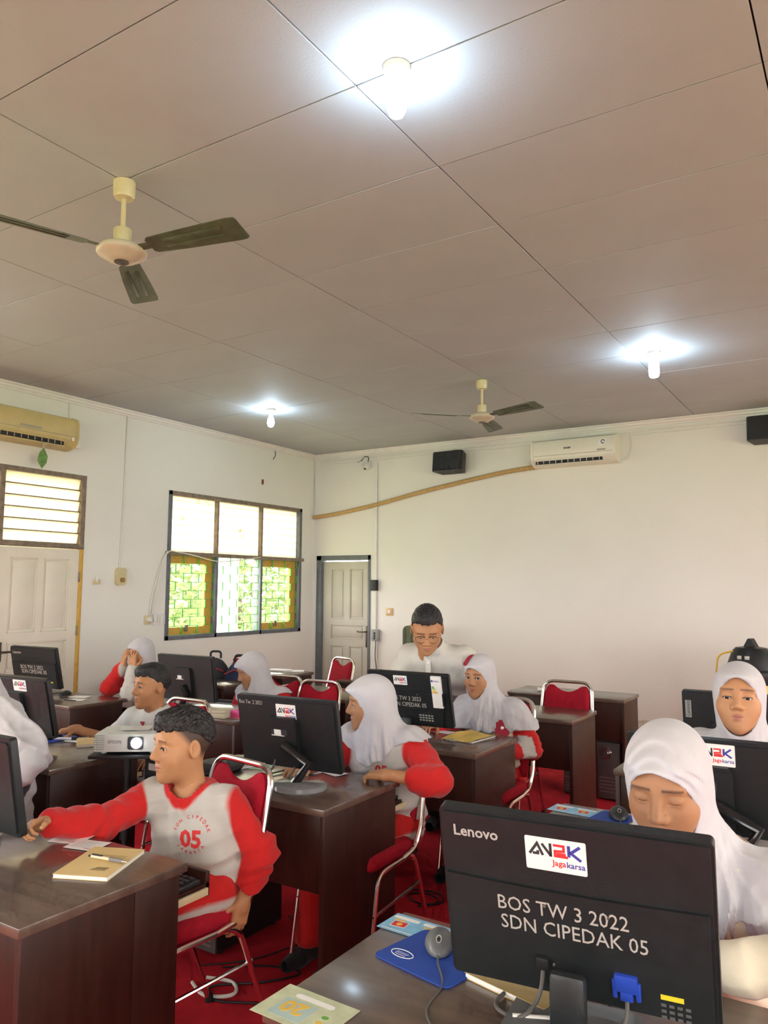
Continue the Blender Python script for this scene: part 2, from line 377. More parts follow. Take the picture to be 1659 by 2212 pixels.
for z in (.35,1.12,1.6): MB().tube([(.012,4.478,z),(.012,4.478,z+.09)],.007,8).build('hinge', M_fbrown, d1)
w2 = empty('window_2',(XL,0,0)); tag(w2,'louvred frosted transom window above the cream door',kind='structure')
for a,b,c,d in ((4.475,4.52,1.90,2.57),(3.69,3.735,1.90,2.57),(2.88,2.925,1.90,2.57)): MB().box((-.1,a,c),(.008,b,d),.003).build('window_frame', M_fbrown, w2)
for c,d in ((1.895,1.935),(2.53,2.57)): MB().box((-.1,2.88,c),(.01,4.52,d),.003).build('window_frame', M_fbrown, w2)
for a,b in ((2.925,3.69),(3.735,4.475)):
    for q in range(6):
        z = 1.94+q*.098
        MB().box((-.002,a,-.054),(.002,b,.054)).build('louvre_blade', M_louv, w2, smooth=0, loc=(-.035,0,z+.05), rot=(0,R_(14),0))
        MB().box((-.030,a,z-.004),(-.012,b,z+.005),.001).build('blade_gap_shade', M_fbrown, w2, smooth=0)  # brown strips stand for the gaps and shade between blades

# ---------------------------------------------------------------- door_2 on the far wall
d2 = empty('door_2',(0,YB,0)); tag(d2,'grey-cream panelled door in a dark grey frame',kind='structure')
for a,b,c,d in ((-6.03,-5.955,0,1.965),(-5.245,-5.21,0,1.965)): MB().box((a,-.012,c),(b,.10,d),.003).build('door_frame', M_fgrey, d2)
MB().box((-6.03,-.012,1.905),(-5.21,.10,1.965),.003).build('door_frame', M_fgrey, d2)
wd = .70; L = panel_door('door_leaf', wd, 1.885, .035, [(.12,.325,1.17,1.79),(.405,.62,1.17,1.79),(.12,.62,.92,1.10),(.12,.325,.14,.84),(.405,.62,.14,.84)], M_gdoor, d2); L.location = (-5.95,.035,.005)
hd = MB(); hd.tube(fillet([(-5.275,.03,1.03),(-5.275,-.02,1.03),(-5.36,-.02,1.025),(-5.39,-.02,1.035)],.012),.008,8); hd.box((-5.29,.018,.84),(-5.265,.036,1.10),.004); hd.build('door_handle', mat('bronze',(.12,.09,.06),.4,.6), d2)
# something pale behind the leaf so that the gap shows outdoor light, not a void: an outside yard wall
# ---------------------------------------------------------------- outdoors
M_leaf = mat('leaves', (.26,.33,.14), .6, var=.4, vscale=3); M_ground = mat('yard_ground', (.50,.55,.33), .9, var=.2)
tag(MB().box((-40,-25,-.4),(40,40,-.28)).build('yard_ground', M_ground, smooth=0),'green yard outside the windows',kind='structure')
def bush(name, c, r, n, label, m=M_leaf, trunk=True):
    t = empty(name,(c[0],c[1],-.28),0,label,'tree','trees outside the window'); mb = MB(); rnd = random.Random(sum(map(ord,label)))
    V = []; F = []
    for _ in range(n):
        while True:
            p = Vector((rnd.uniform(-1,1),rnd.uniform(-1,1),rnd.uniform(-1,1)))
            if .35 < p.length < 1: break
        p = Vector((p.x*r[0],p.y*r[1],p.z*r[2]+c[2]+.28)); s = rnd.uniform(.07,.14)
        a = Vector((rnd.gauss(0,1),rnd.gauss(0,1),rnd.gauss(0,.6))).normalized(); b = a.orthogonal().normalized()
        i = len(V); V += [p-a*s, p+b*s*.45, p+a*s, p-b*s*.45]; F.append((i,i+1,i+2,i+3))
    mb.add(V,F); o = mb.build('foliage', m, t, smooth=0); o['kind'] = 'stuff'
    if trunk: MB().tube([(0,0,0),(.05,.03,c[2]*.5+.28),(0,0,c[2]+.28)],[.09,.07,.04],8).build('trunk', mat('bark',(.12,.08,.05),.9), t)
bush('leafy_tree',(-10.3,9.0,1.3),(1.4,1.3,1.7),2600,'leafy green tree seen through the nearer casement')
bush('leafy_tree',(-11.0,11.9,1.5),(1.5,1.2,1.9),2600,'leafy green tree seen through the farther casement')
bush('leafy_tree',(-14.6,10.0,1.0),(1.6,1.6,1.3),2000,'paler leafy tree behind the middle bay', mat('pale_leaves',(.45,.52,.28),.6,var=.3,vscale=3))
tag(MB().box((-8.3,8.35,-.3),(-8.05,8.70,3.2),.01).build('porch_post', mat('white_post',(.82,.81,.78),.7)),'white square porch post outside the middle window bay','post')
# ------------------------------------------------------------------ wall and ceiling fixtures
RX90 = Matrix.Rotation(R_(90),4,'X')
def aircon(name, loc, rz, w, m, label, brand=None, badge=True):
    t = empty(name, loc, rz, label, 'air conditioner'); h, d = .285, .19
    prof = [(0,0),(0,h),(-d*.55,h),(-d*.9,h-.02),(-d,h-.06),(-d,.10),(-d*.93,.055),(-d*.72,.02),(-d*.35,0)]
    V = [(x,y,z) for x in (.012,w-.012) for y,z in prof]; n = len(prof)
    F = [(i,(i+1)%n,n+(i+1)%n,n+i) for i in range(n)]+[tuple(range(n)),tuple(range(n,2*n))]
    MB().add(V,F).build('housing', m, t)
    for x0,x1 in ((0,.022),(w-.022,w)):
        p2 = [(y*1.03-(.002 if y<0 else 0),z*(1.02)-.003) for y,z in prof]; V = [(x,y,z) for x in (x0,x1) for y,z in p2]
        MB().add(V,F).build('end_cap', m, t)
    MB().box((.05,-d*.95,.022),(w-.14,-d*.80,.062)).build('outlet_slot', M_black2, t, smooth=0)
    MB().box((.04,-d*1.02,.052),(w-.12,-d*.97,.062),.003).build('air_flap', m, t)
    MB().box((.04,-d*.93,.012),(w-.12,-d*.75,.020),.003).build('air_flap', m, t)
    for k in range(11):
        x = .07+(w-.24)*k/10; MB().box((x,-d*.965,.024),(x+.006,-d*.9,.056)).build('vane', m, t, smooth=0)
    MB().box((.03,-d-.002,.105),(w-.03,-d+.004,.109)).build('panel_seam', mat('seam',(.3,.28,.22),.6), t, smooth=0)
    if brand: text(brand,.026,M_ink,t,Matrix.Translation((w*.40,-d-.0015,.165)) @ RX90,bold=.001)
    if badge:
        s = MB().box((w-.17,-d-.002,.17),(w-.09,-d-.0006,.235)).build('sticker', M_paper, t, smooth=0)
        c = MB(); c.tube([(w-.125+.018*math.cos(a/14*2*PI),-d-.003,.205+.018*math.sin(a/14*2*PI)) for a in range(13)],.004,6); c.build('round_mark', M_ink, s)
        s2 = MB().box((w-.19,-d-.002,.118),(w-.10,-d-.0006,.134)).build('sticker', mat('grey_label',(.35,.30,.27),.6), t, smooth=0)
    return t
M_acw = mat('white_ac', (.80,.77,.66), .25, var=.02, spec=.6)
ac1 = aircon('air_conditioner',(-3.05,YB,2.86),0,.90,M_acw,'white split air conditioner high on the far wall','SHARP')
ac2 = aircon('air_conditioner',(XL,3.42,2.76),R_(90),.86,mat('yellowed_ac',(.58,.47,.21),.35,var=.05),'yellowed split air conditioner above the cream door',None,False)
MB().box((.86,-.17,.02),(.90,-.10,.10),.006).build('pipe_stub', M_white, ac2)
s = MB().box((.79,-.1925,.07),(.815,-.1905,.10)).build('sticker', M_paper, ac2, smooth=0)
MB().box((.30,-.1925,.12),(.50,-.1905,.14)).build('name_plate', mat('dull_plate',(.36,.34,.26),.4), ac2, smooth=0)

def fan(loc, a0, label):
    loc = (loc[0],loc[1],loc[2]-.0)
    t = empty('ceiling_fan', loc, 0, label, 'ceiling fan', 'ceiling fans with green blades')
    M_c = mat('cream_enamel',(.68,.60,.36),.35,var=.06); M_b = mat('green_blade',(.085,.105,.06),.45,var=.3,vscale=14)
    MB().lathe([(.045,0),(.046,-.012),(.044,-.06),(.038,-.072),(.014,-.076)],24).build('canopy', M_c, t)
    MB().tube([(0,0,-.07),(0,0,-.227)],.0105,12).build('down_rod', M_c, t)
    MB().lathe([(.012,-.2030),(.036,-.2080),(.038,-.2130),(.036,-.2630),(.034,-.2750)],24).build('motor_cap', M_c, t)
    hub = MB().lathe([(.03,-.2680),(.06,-.2750),(.095,-.2910),(.103,-.3030),(.103,-.3150),(.098,-.3210),(.085,-.3250),(.06,-.3430),(.034,-.3490),(.001,-.3510)],32).build('motor_housing', mat('pearl_enamel',(.60,.54,.42),.3,var=.08), t)
    MB().lathe([(.03,-.3480),(.03,-.3525),(.001,-.3530)],24).build('badge', mat('dark_badge',(.08,.07,.05),.4), hub)
    for k in range(3):
        a = a0+k*2*PI/3; Mr = Matrix.Rotation(a,4,'Z') @ Matrix.Translation((0,0,-.301)) @ Matrix.Rotation(R_(-13),4,'X')
        br = MB().box((.08,-.018,-.003),(.175,.018,.003),.002,Mr); br.build('blade_arm', M_b, t)
        pts = [(.145,-.035),(.16,-.048),(.30,-.056),(.55,-.066),(.585,-.062),(.59,-.05),(.59,.056),(.575,.064),(.55,.066),(.30,.056),(.16,.045),(.145,.035)]
        b = MB().prism(pts,-.0035,.0005,Mr); bl = b.build('fan_blade', M_b, t)
        r1 = MB()
        for yy in (-.03,.012): r1.box((.22,yy,-.008),(.50,yy+.018,-.002),.004,Mr)
        r1.build('pressed_rib', M_b, bl)
fan((-2.61,2.06,ZC-.0), R_(10), 'cream ceiling fan with three green blades, the nearer one')
fan((-2.66,5.71,ZC), R_(-17), 'small distant cream ceiling fan near the far wall')

M_bulb = mat('bulb_glow',(1,1,1),.4,var=0,emit=(.64,.84,1.0),estr=LAMP)
def lamp(x, y, kind, label):
    t = empty('ceiling_lamp',(x,y,ZC),0,label,'lamp','bare bulb ceiling lamps')
    MB().lathe([(.047,0),(.047,-.006),(.044,-.018),(.034,-.026),(.03,-.028),(.027,-.045),(.018,-.05)],28).build('lamp_holder', M_white, t)
    if kind == 0: pr = [(.013,-.048),(.016,-.07),(.030,-.10),(.034,-.125),(.032,-.148),(.022,-.168),(.002,-.177)]
    else: pr = [(.014,-.048),(.02,-.06),(.033,-.075),(.036,-.09),(.036,-.165),(.028,-.185),(.002,-.192)]
    MB().lathe(pr,20).build('bulb', M_bulb, t)
lamp(-1.25,2.04,0,'glowing bare bulb lamp overhead nearest the viewer'); lamp(-1.27,5.63,1,'tube shaped glowing bulb lamp right of the distant fan')
lamp(-4.84,5.62,0,'glowing bare bulb lamp near the barred window corner'); lamp(-4.84,2.04,0,'glowing bare bulb lamp beyond the near fan, off to the left')

def speaker(x, z, label):
    t = empty('wall_speaker',(x,YB,z),0,label,'speaker','black wall speakers')
    pts = [(-.145,-.03),(-.19,-.20),(-.175,-.225),(.175,-.225),(.19,-.20),(.145,-.03)]
    Mt = Matrix.Rotation(R_(-6),4,'X')
    MB().prism(pts,0,.225,Mt).build('cabinet', M_black, t)
    MB().prism([(-.18,-.223),(-.165,-.236),(.165,-.236),(.18,-.223)],.012,.213,Mt).build('grille', mat('speaker_grille',(.02,.025,.03),.6,var=.4,vscale=200,bump=.6,bscale=700), t)
    br = MB(); br.box((-.03,-.11,.22),(.05,-.02,.25),.003); br.box((-.02,-.03,.16),(.04,-.001,.29),.003); br.build('bracket', mat('yellowed_bracket',(.45,.40,.18),.5), t)
speaker(-4.055,2.875,'black speaker on the far wall beside the tan duct'); speaker(-.75,2.92,'black speaker cut off at the frame edge, far wall')

# cctv
t = empty('security_camera',(-5.25,YB,3.02),0,'small white security camera high by the room corner','camera')
MB().box((-.04,-.03,.02),(.04,0,.10),.008).build('mount', M_white, t); MB().lathe([(.001,-.06),(.03,-.055),(.042,-.03),(.042,0),(.03,.02)],20,TR((0,-.055,.05),0,R_(-35))).build('dome', M_white, t)
MB().lathe([(.001,-.064),(.016,-.061),(.018,-.05)],16,TR((0,-.055,.05),0,R_(-35))).build('lens', M_black2, t)
MB().tube(fillet([(.0,-.02,.10),(.02,-.03,.16),(-.06,-.02,.17),(-.10,-.012,.12),(-.16,-.012,.11)],.04),.005,6).build('pigtail_cable', M_black2, t)
def wire(name, pts, r, m, label, cat='cable', n=6, fr=.03): return tag(MB().tube(fillet(pts,fr),r,n).build(name, m), label, cat)
e = .006
wire('duct_pipe',[(XL+.02,YB-.03,2.46),(-5.7,YB-.03,2.49),(-5.12,YB-.03,2.575),(-4.5,YB-.03,2.695),(-3.89,YB-.03,2.79),(-3.4,YB-.03,2.86),(-3.0,YB-.05,2.885)],.026,mat('tan_wrap',(.50,.33,.13),.6,var=.12,vscale=30),'tan wrapped duct running across the far wall to the air conditioner','pipe',10,.2)
wire('conduit',[(-5.125,YB-.014,.12),(-5.125,YB-.014,3.10)],.011,M_white,'white vertical conduit beside the grey door','conduit',10)
wire('conduit',[(XL+.1,YB-.014,3.175),(XR-.1,YB-.014,3.175)],.009,M_white,'long white conduit under the far cornice','conduit')
wire('conduit',[(-5.9,YB-.012,3.14),(-5.12,YB-.012,3.13),(-3.95,YB-.012,3.15),(-3.6,YB-.012,3.13),(-.95,YB-.012,3.14)],.005,M_white,'thin white cable strung below the conduit','cable')
wire('cable',[(-2.05,YB-e,3.17),(-2.03,YB-e,3.02),(-2.06,YB-e,2.92),(-2.16,YB-.02,2.87)],.006,M_wcable,'white cable curving down beside the white air conditioner')
wire('cable',[(XL+.012,YB-.012,3.19),(XL+.012,YB-.012,2.47)],.005,M_wcable,'white cable running down the room corner')
wire('cable',[(XL+.008,4.95,3.22),(XL+.008,4.94,2.4),(XL+.008,4.92,1.71)],.006,M_wcable,'white cable dropping to the bell box on the side wall')
wire('cable',[(XL+.008,4.30,3.21),(XL+.008,4.31,3.0),(XL+.03,4.29,2.9)],.006,M_wcable,'white cable above the yellowed air conditioner')
wire('cable',[(XL+.01,7.15,3.21),(XL+.014,7.16,3.16),(XL+.01,7.12,3.10)],.005,M_cable,'short dangling wire end under the side cornice')
wire('cable',[(XL+.015,5.32,1.25),(XL+.03,5.36,1.5),(XL+.03,5.45,1.85),(XL+.04,5.5,1.93),(XL+.04,5.8,1.90),(XL+.04,6.2,1.83),(XL+.04,6.6,1.87),(XL+.035,6.9,1.91)],.006,M_wcable,'white cable slung along the window from the wall socket',fr=.15)
wire('cable',[(XL+.015,5.30,1.25),(XL+.025,5.31,1.45),(XL+.03,5.42,1.8),(XL+.03,5.49,1.92)],.005,M_wcable,'second white cable rising from the wall socket to the window rail',fr=.12)
# bell box, hook, sockets on the side wall (local: x along wall +y, -y into the room)
def wallbox(name, loc, rz, label, cat): return empty(name, loc, rz, label, cat)
t = wallbox('bell_box',(XL,4.93,1.57),R_(90),'yellowed plastic bell box hanging from its cable','bell')
MB().prism(rrect(-.055,0,.055,.17,.04),0,.04,RX90).build('case', M_cream, t); MB().prism(rrect(-.02,.03,.03,.075,.015),.038,.048,RX90).build('button', mat('brown_button',(.30,.17,.05),.4), t)
t = wallbox('wall_hook',(XL,4.67,1.57),R_(90),'small cream hook block on the side wall','hook')
MB().box((-.035,-.02,.01),(.035,0,.055),.004).build('block', M_cream, t); MB().box((-.02,-.035,.03),(.0,-.015,.075),.004).build('peg', M_white, t)
t = wallbox('power_socket',(XL,5.29,1.19),R_(90),'cream wall socket with a white plug in it','socket')
MB().box((-.045,-.012,0),(.045,0,.09),.004).build('plate', M_cream, t); MB().lathe([(.022,0),(.022,.03),(.015,.045)],16,TR((0,-.01,.045),0,R_(90))).build('plug', M_white, t)
for k in range(2):
    t = wallbox('wall_bracket',(XL,5.385+k*.085,1.18),R_(90),['left','right'][k]+' one of two white wire holders beside the socket','bracket')
    MB().tube(fillet([(-.03,-.01,0),(.03,-.01,0),(.03,-.01,.11),(-.03,-.01,.11)],.02,closed=True),.004,6,closed=True).build('loop', M_white, t); MB().box((-.02,-.012,.03),(.02,-.002,.08),.003).build('pad', M_white, t)
t = wallbox('leaf_ornament',(XL+.12,3.98,2.56),R_(90),'green leaf shaped ornament dangling under the yellowed air conditioner','ornament')
MB().prism([(0,0),(.04,.05),(.05,.11),(.01,.18),(-.03,.13),(-.045,.06)],0,.006,TR((0,0,0),0,R_(90))).build('leaf', mat('leaf_plastic',(.12,.25,.05),.35,var=.5,vscale=25), t); MB().tube([(.01,0,.18),(.01,0,.215)],.003,6).build('string', M_wcable, t)
# far wall: black box, grey socket box with cables, switch
t = wallbox('breaker_box',(-5.14,YB,1.53),0,'small black box on the white conduit','electrical box'); MB().box((-.045,-.055,0),(.045,0,.13),.006).build('case', M_black2, t); MB().box((-.012,-.062,.05),(.012,-.05,.07),.003).build('knob', M_black, t)
t = wallbox('outlet_box',(-5.12,YB,.93),0,'grey outlet box with dangling cables beside the door','socket'); MB().box((-.045,-.045,0),(.05,0,.135),.005).build('case', mat('grey_box',(.28,.28,.27),.5), t)
for z in (.03,.06,.09): MB().lathe([(.013,0),(.013,.004)],14,TR((0,-.044,z),0,R_(90))).build('socket_face', M_black2, t)
for k,(dx,ln) in enumerate(((-.035,.55),(.01,.75),(.03,.45))): MB().tube(fillet([(dx,-.03,.02),(dx-.01,-.03,-.2),(dx+.02,-.03,-.35),(dx,-.03,-ln)],.05),.005,6).build('dangling_cable', M_wcable if k!=1 else M_cable, t)
t = wallbox('light_switch',(-4.93,YB,1.235),0,'yellowed light switch on the far wall','switch'); MB().box((-.045,-.012,0),(.045,0,.09),.004).build('plate', mat('yellow_plate',(.60,.38,.14),.4), t); MB().box((-.018,-.018,.025),(.018,-.008,.065),.003).build('rocker', M_white, t)
tag(MB().prism([(0,0),(.022,.01),(.025,.05),(.012,.07),(-.01,.06),(-.015,.02)],0,.004,TR((XL+.0005,6.94,2.77),R_(90),R_(90))).build('plaster_chip', mat('brown_chip',(.25,.09,.03),.8)),'brown chip on the side wall above the window','chip')
# ------------------------------------------------------------------ desks, chairs, monitors
ZT = .75
def desk(x1, y0, label, W=.93, D=.545, tray=True, seam=False, ext=.045):
    t = empty('computer_desk',(x1-W,y0,0),0,label,'desk','dark wooden computer desks')
    top = MB().box((0,0,ZT-.026),(W,D,ZT),.003).build('desk_top', M_top, t)
    for sx in (0,1):
        xa = .004 if sx == 0 else W-.026
        if seam and sx: MB().box((xa,.012,.0),(xa+.022,.352,ZT-.026),.001).build('side_panel', M_wood, t); MB().box((xa,.3535,.0),(xa+.022,D-.03,ZT-.026),.001).build('side_panel', M_wood, t)
        else: MB().box((xa,.012,0),(xa+.022,D-.03,ZT-.026),.0015).build('side_panel', M_wood, t)
    MB().box((.026,.02,.44),(W-.026,.036,ZT-.026),.001).build('modesty_panel', M_wood, t)
    if tray:
        kt = MB(); kt.box((.05,.14,.628),(W-.05,D+ext,.642)); 
        tr = kt.build('keyboard_tray', M_wood, t, smooth=0); MB().box((.05,D+ext-.015,.60),(W-.05,D+ext+.003,.675),.002).build('tray_front', M_wood, tr)
        for xa in (.03,W-.042): MB().box((xa,.12,.612),(xa+.010,D+ext-.02,.634),.001).build('slide_rail', mat('cream_rail',(.66,.56,.34),.4), t)
    return t
desk(-.12,1.23,'front desk nearest the viewer with the big black monitor')
desk(-.12,2.43,'second desk of the right row, blue and yellow card on it')
desk(-.12,3.64,'third desk of the right row behind the girl looking down at us',ext=.12)
desk(-1.77,1.18,'near left desk with manila notebook and pen',seam=True,ext=.14)
desk(-1.755,2.38,'desk where the girl in the 05 shirt rests her arm',ext=.13)
desk(-1.71,3.57,'desk with the crumpled yellow folder under the leaning man',ext=.10)
desk(-1.63,4.79,'empty desk with a computer tower behind its front panel',D=.51)
desk(-1.61,5.90,'last empty desk against the far wall with a chalk piece',D=.43)
desk(-3.15,2.21,'desk of the boy wearing a red tie',D=.53)
desk(-3.34,3.60,'desk holding cream and pink boxes behind the projector')
desk(-4.66,3.40,'desk against the door side with a folded white paper',D=.48)
desk(-3.31,4.73,'desk behind the empty chair, seen past the veiled girl')
desk(-4.64,5.62,'far desk with papers below the barred window',D=.48)
desk(-3.13,5.70,'far desk half hidden by the white veil near the grey door',W=.95,D=.45)

def make_chair():
    t = empty('stacking_chair',(0,0,0)); hw = .19; r = .0105
    for s in (-1,1):
        x = s*hw
        p = fillet([(x,-.25,.012),(x,-.175,.425),(x,.105,.435),(x,.27,.012)],.06,8); MB().tube(p,r,10).build('leg_frame', M_chrome, t)
        MB().tube([(x,-.213,.27),(x,.17,.30)],.007,8).build('stretcher', M_chrome, t)
        for y in (-.252,.273): MB().lathe([(.016,0),(.016,.02),(.012,.03)],10,TR((x,y,0))).build('rubber_foot', M_rubber, t)
    p = fillet([(-hw,.02,.432),(-hw,.12,.45),(-hw,.175,.54),(-hw+.022,.265,.92),(hw-.022,.265,.92),(hw,.175,.54),(hw,.12,.45),(hw,.02,.432)],[0,.04,.05,.075,.075,.05,.04,0],8)
    MB().tube(p,.0115,10).build('back_frame', M_chrome, t)
    # seat cushion
    n = 9; V = []; F = []
    pts = rrect(-.185,-.235,.185,.145,.06,6)
    def ring(sc,z): return [(x*sc,(y+.045)*sc-.045,z) for x,y in pts]
    rings = [ring(.93,.43),ring(1,.445),ring(1.0,.468),ring(.96,.488),ring(.85,.497),ring(.4,.502)]; m = len(pts)
    for q in rings: V += q
    for i in range(len(rings)-1):
        for k in range(m): F.append((i*m+k,i*m+(k+1)%m,(i+1)*m+(k+1)%m,(i+1)*m+k))
    F.append(tuple(range(m))[::-1]); F.append(tuple((len(rings)-1)*m+k for k in range(m)))
    MB().add(V,F).build('seat', M_redfab, t, smooth=60)
    # backrest pad with the scooped hand hole at the top, in a plane tilted like the posts
    w2 = hw-.030; zt = .895; zb = .50; xs = [-w2+2*w2*k/24 for k in range(25)]
    def topz(x):
        u = abs(x)/w2; z = zt-.042*max(0,1-(u/.62)**2)
        if u > .80: z -= .055*((u-.80)/.20)**2
        return z
    V = []; F = []; rows = 10
    for x in xs:
        for j in range(rows+1):
            zz = zb+(topz(x)-zb)*j/rows; yc = .165+(.265-.165)*(zz-.5)/.42; ed = min(1,min(w2-abs(x),zz-zb,topz(x)-zz)/.03); th = .010+.014*math.sqrt(max(0,ed))
            V.append((x,yc-th,zz)); V.append((x,yc+th*.55,zz))
    R2 = (rows+1)*2
    for i in range(24):
        for j in range(rows):
            a = i*R2+j*2; F.append((a,a+R2,a+R2+2,a+2)); F.append((a+1,a+3,a+R2+3,a+R2+1))
        a = i*R2; F.append((a,a+1,a+R2+1,a+R2)); a = i*R2+rows*2; F.append((a,a+R2,a+R2+1,a+1))
    for j in range(rows):
        a = j*2; F.append((a,a+2,a+3,a+1)); a = 24*R2+j*2; F.append((a,a+1,a+3,a+2))
    MB().add(V,F).build('backrest', M_redfab, t, smooth=50)
    return t
CH0 = make_chair(); _first = [True]
def chair(x, y, rz, label):
    o = CH0 if _first[0] else copy_tree(CH0); _first[0] = False
    o.location = (x,y,0); o.rotation_euler = (0,0,R_(rz)); return tag(o,label,'chair','red and chrome stacking chairs')
chair(-2.075,1.985,-10,'red chair under the boy in the red and white shirt')
chair(-1.925,2.90,0,'red chair under the girl in the 05 shirt')
chair(-1.885,4.12,0,'red chair under the girl with the flower brooch')
chair(-1.845,5.11,2,'empty red chair between the two rearmost desks')
chair(-3.27,4.12,0,'empty red chair in front of the slanted far chair')
chair(-4.24,5.66,-20,'empty red chair turned sideways near the grey door')
chair(-.462,2.03,0,'red chair under the girl behind the near monitor'); chair(-.47,3.40,0,'red chair under the girl in the right row glancing down')
chair(-3.36,2.98,0,'red chair under the boy with the tie'); chair(-4.75,4.25,0,'red chair under the girl hiding her face'); chair(-3.68,4.22,0,'red chair under the girl bent over her desk')

M_scr = mat('screen_light',(.02,.02,.03),.3,var=0,emit=(.55,.65,.9),estr=.9)
M_silver = mat('engraved_silver',(.55,.53,.48),.5,.3,var=0)
def anbk(parent, M, w=.115, h=.066):
    """white sticker, lower left corner at M"""
    s = MB().prism(rrect(0,0,w,h,.003,2),0,.0005,M).build('logo_sticker', M_paper, parent, smooth=0)
    k = w/.115; T = M @ Matrix.Translation((.010*k,.030*k,.0005)) @ Matrix.Scale(k,4)
    q = .0265; wd = .0058
    strokes([[(-.002,.001),(.0135,q-.003),(.0235,.0005)],[(.004,.003),(.014,.003),(.014,.009)],[(.0225,.024),(.039,.001)],[(.0385,0),(.0385,q)]],wd*.9,T).build('lettering', M_ink, s, smooth=0)
    strokes([[(.044,q-.0025),(.0635,q-.0025),(.0635,.0135),(.047,.0125),(.047,.0025),(.071,.0025)],[(.050,.0075),(.067,.0075)]],wd*.85,T).build('lettering', M_inkred, s, smooth=0)
    strokes([[(.073,0.004),(.073,q)],[(.094,q),(.0765,.0125),(.095,-.001)]],wd,T).build('lettering', M_inkblue, s, smooth=0)
    T2 = M @ Matrix.Translation((.051*k,.013*k,.0005)) @ Matrix.Scale(k,4)
    text('Jaga',.0165,M_inkred,s,T2,bold=.0002); text('karsa',.0165,M_inkblue,s,T2 @ Matrix.Translation((.0262,-.0008,0)),bold=.0002)
    return s
def monitor(x, y, rz, kind, label, tilt=12, W=.505, Hh=.305, zb=.055, base=None, logo=None):
    """origin on the desk under the panel; back faces -y"""
    t = empty('computer_monitor',(x,y,ZT),R_(rz),label,'monitor')
    T = Matrix.Translation((0,0,zb+Hh/2)) @ Matrix.Rotation(R_(tilt),4,'X') @ Matrix.Translation((0,0,-Hh/2))
    B = T @ RX90   # back-face print frame: x right, y up, z toward -y
    body = MB()
    pr = rrect(-W/2,0,W/2,Hh,.010,4)
    if kind in ('a','d'):   # flat thick shell
        body.prism(pr,-.012,.014,B); body.prism(rrect(-W/2+.006,.006,W/2-.006,Hh-.006,.010,4),.014,.022,B)
    else:
        body.prism(pr,-.012,.010,B); body.prism(rrect(-W/2+.012,.012,W/2-.012,Hh-.012,.010,4),.010,.016,B)
    body.build('housing', M_black, t)
    MB().prism(rrect(-W/2+.012,.02,W/2-.012,Hh-.012,.002,2),-.0135,-.0122,B).build('screen', M_scr, t, smooth=0)
    zf = .022 if kind in ('a','d') else .016
    bx_, by_ = base or (0,-.02)
    if kind == 'a':
        # raised lower shell with a curved upper edge, perforated vents along it
        def arc(u): return Hh*.56-.020*(2*u-1)**2*1.0
        n = 28; P = [(-W/2+.012+(W-.024)*k/n, Hh*.635-.006*math.sin(PI*k/n)) for k in range(n+1)]
        MB().prism([(-W/2+.012,.012)]+P[0:1]+P[1:]+[(W/2-.012,.012)],zf,zf+.007,B).build('lower_shell', M_black2 if False else M_black, t)
        holes = MB()
        for row in range(6):
            for k in range(6,58):
                u = k/64+(row%2)*.0078; x_ = -W/2+.012+(W-.024)*u; y_ = Hh*.635-.006*math.sin(PI*u)+.006+row*.0072
                if math.sin(PI*u)*6.4 < row+.5: continue
                a_ = .0025*(.7+.3*math.sin(PI*u)); holes.add([(x_+a_*math.cos(q*PI/3),y_+a_*math.sin(q*PI/3),zf+.0003) for q in range(6)],[tuple(range(6))],B)
        holes.build('vent_holes', M_rubber, t, smooth=0)['kind'] = 'stuff'
        text('Lenovo',.031,mat('logo_grey',(.42,.41,.38),.4),t,B @ Matrix.Translation((-W/2+.03,Hh-.052,zf)),bold=.0006)
        text('BOS TW 3 2022',.042,M_silver,t,B @ Matrix.Translation((-.145,Hh*.475,zf+.0072)),sx=.88)
        text('SDN CIPEDAK 05',.042,M_silver,t,B @ Matrix.Translation((-.140,Hh*.365,zf+.0072)),sx=.88)
        for xx,yy in ((-.05,Hh*.53),(.07,Hh*.53),(-.04,Hh*.2),(.085,Hh*.2)): MB().lathe([(.0035,0),(.0025,.002)],8,B @ Matrix.Translation((xx,yy,zf+.007))).build('screw', M_chrome, t)
    elif kind == 'b':
        MB().prism(rrect(-.085,.02,.06,Hh*.70,.012,4),zf,zf+.022,B).build('stand_cover', M_black, t)
        MB().prism([(-.085,Hh*.70-.012),(.06,Hh*.70-.012),(.05,Hh*.70+.012),(-.072,Hh*.70+.012)],zf,zf+.018,B).build('cover_lip', M_black, t)
        lb = MB().box((-.065,Hh*.49,zf+.022),(.015,Hh*.58,zf+.0226),0,B).build('spec_label', M_ink, t, smooth=0); MB().box((-.05,Hh*.50,zf+.0227),(-.015,Hh*.575,zf+.0231),0,B).build('barcode', M_paper, lb, smooth=0); MB().box((-.065,Hh*.485,zf+.0227),(.0,Hh*.497,zf+.0231),0,B).build('barcode', M_paper, lb, smooth=0)
    elif kind == 'c':
        n = 20; P = [(-W/2+.03+(W-.06)*k/n, Hh*.66+.006*math.sin(PI*k/n)) for k in range(n+1)]
        MB().prism([(-W/2+.05,.02)]+P+[(W/2-.06,.02)],zf,zf+.014,B).build('lower_shell', M_black, t)
        text('BOS TW 3 2023',.034,M_silver,t,B @ Matrix.Translation((-.115,Hh*.50,zf+.0142)),sx=.85); text('SDN CIPEDAK 05',.034,M_silver,t,B @ Matrix.Translation((-.108,Hh*.385,zf+.0142)),sx=.85)
        for xx in (-.10,.06): MB().lathe([(.003,0),(.002,.002)],8,B @ Matrix.Translation((xx,Hh*.62,zf+.014))).build('screw', M_chrome, t)
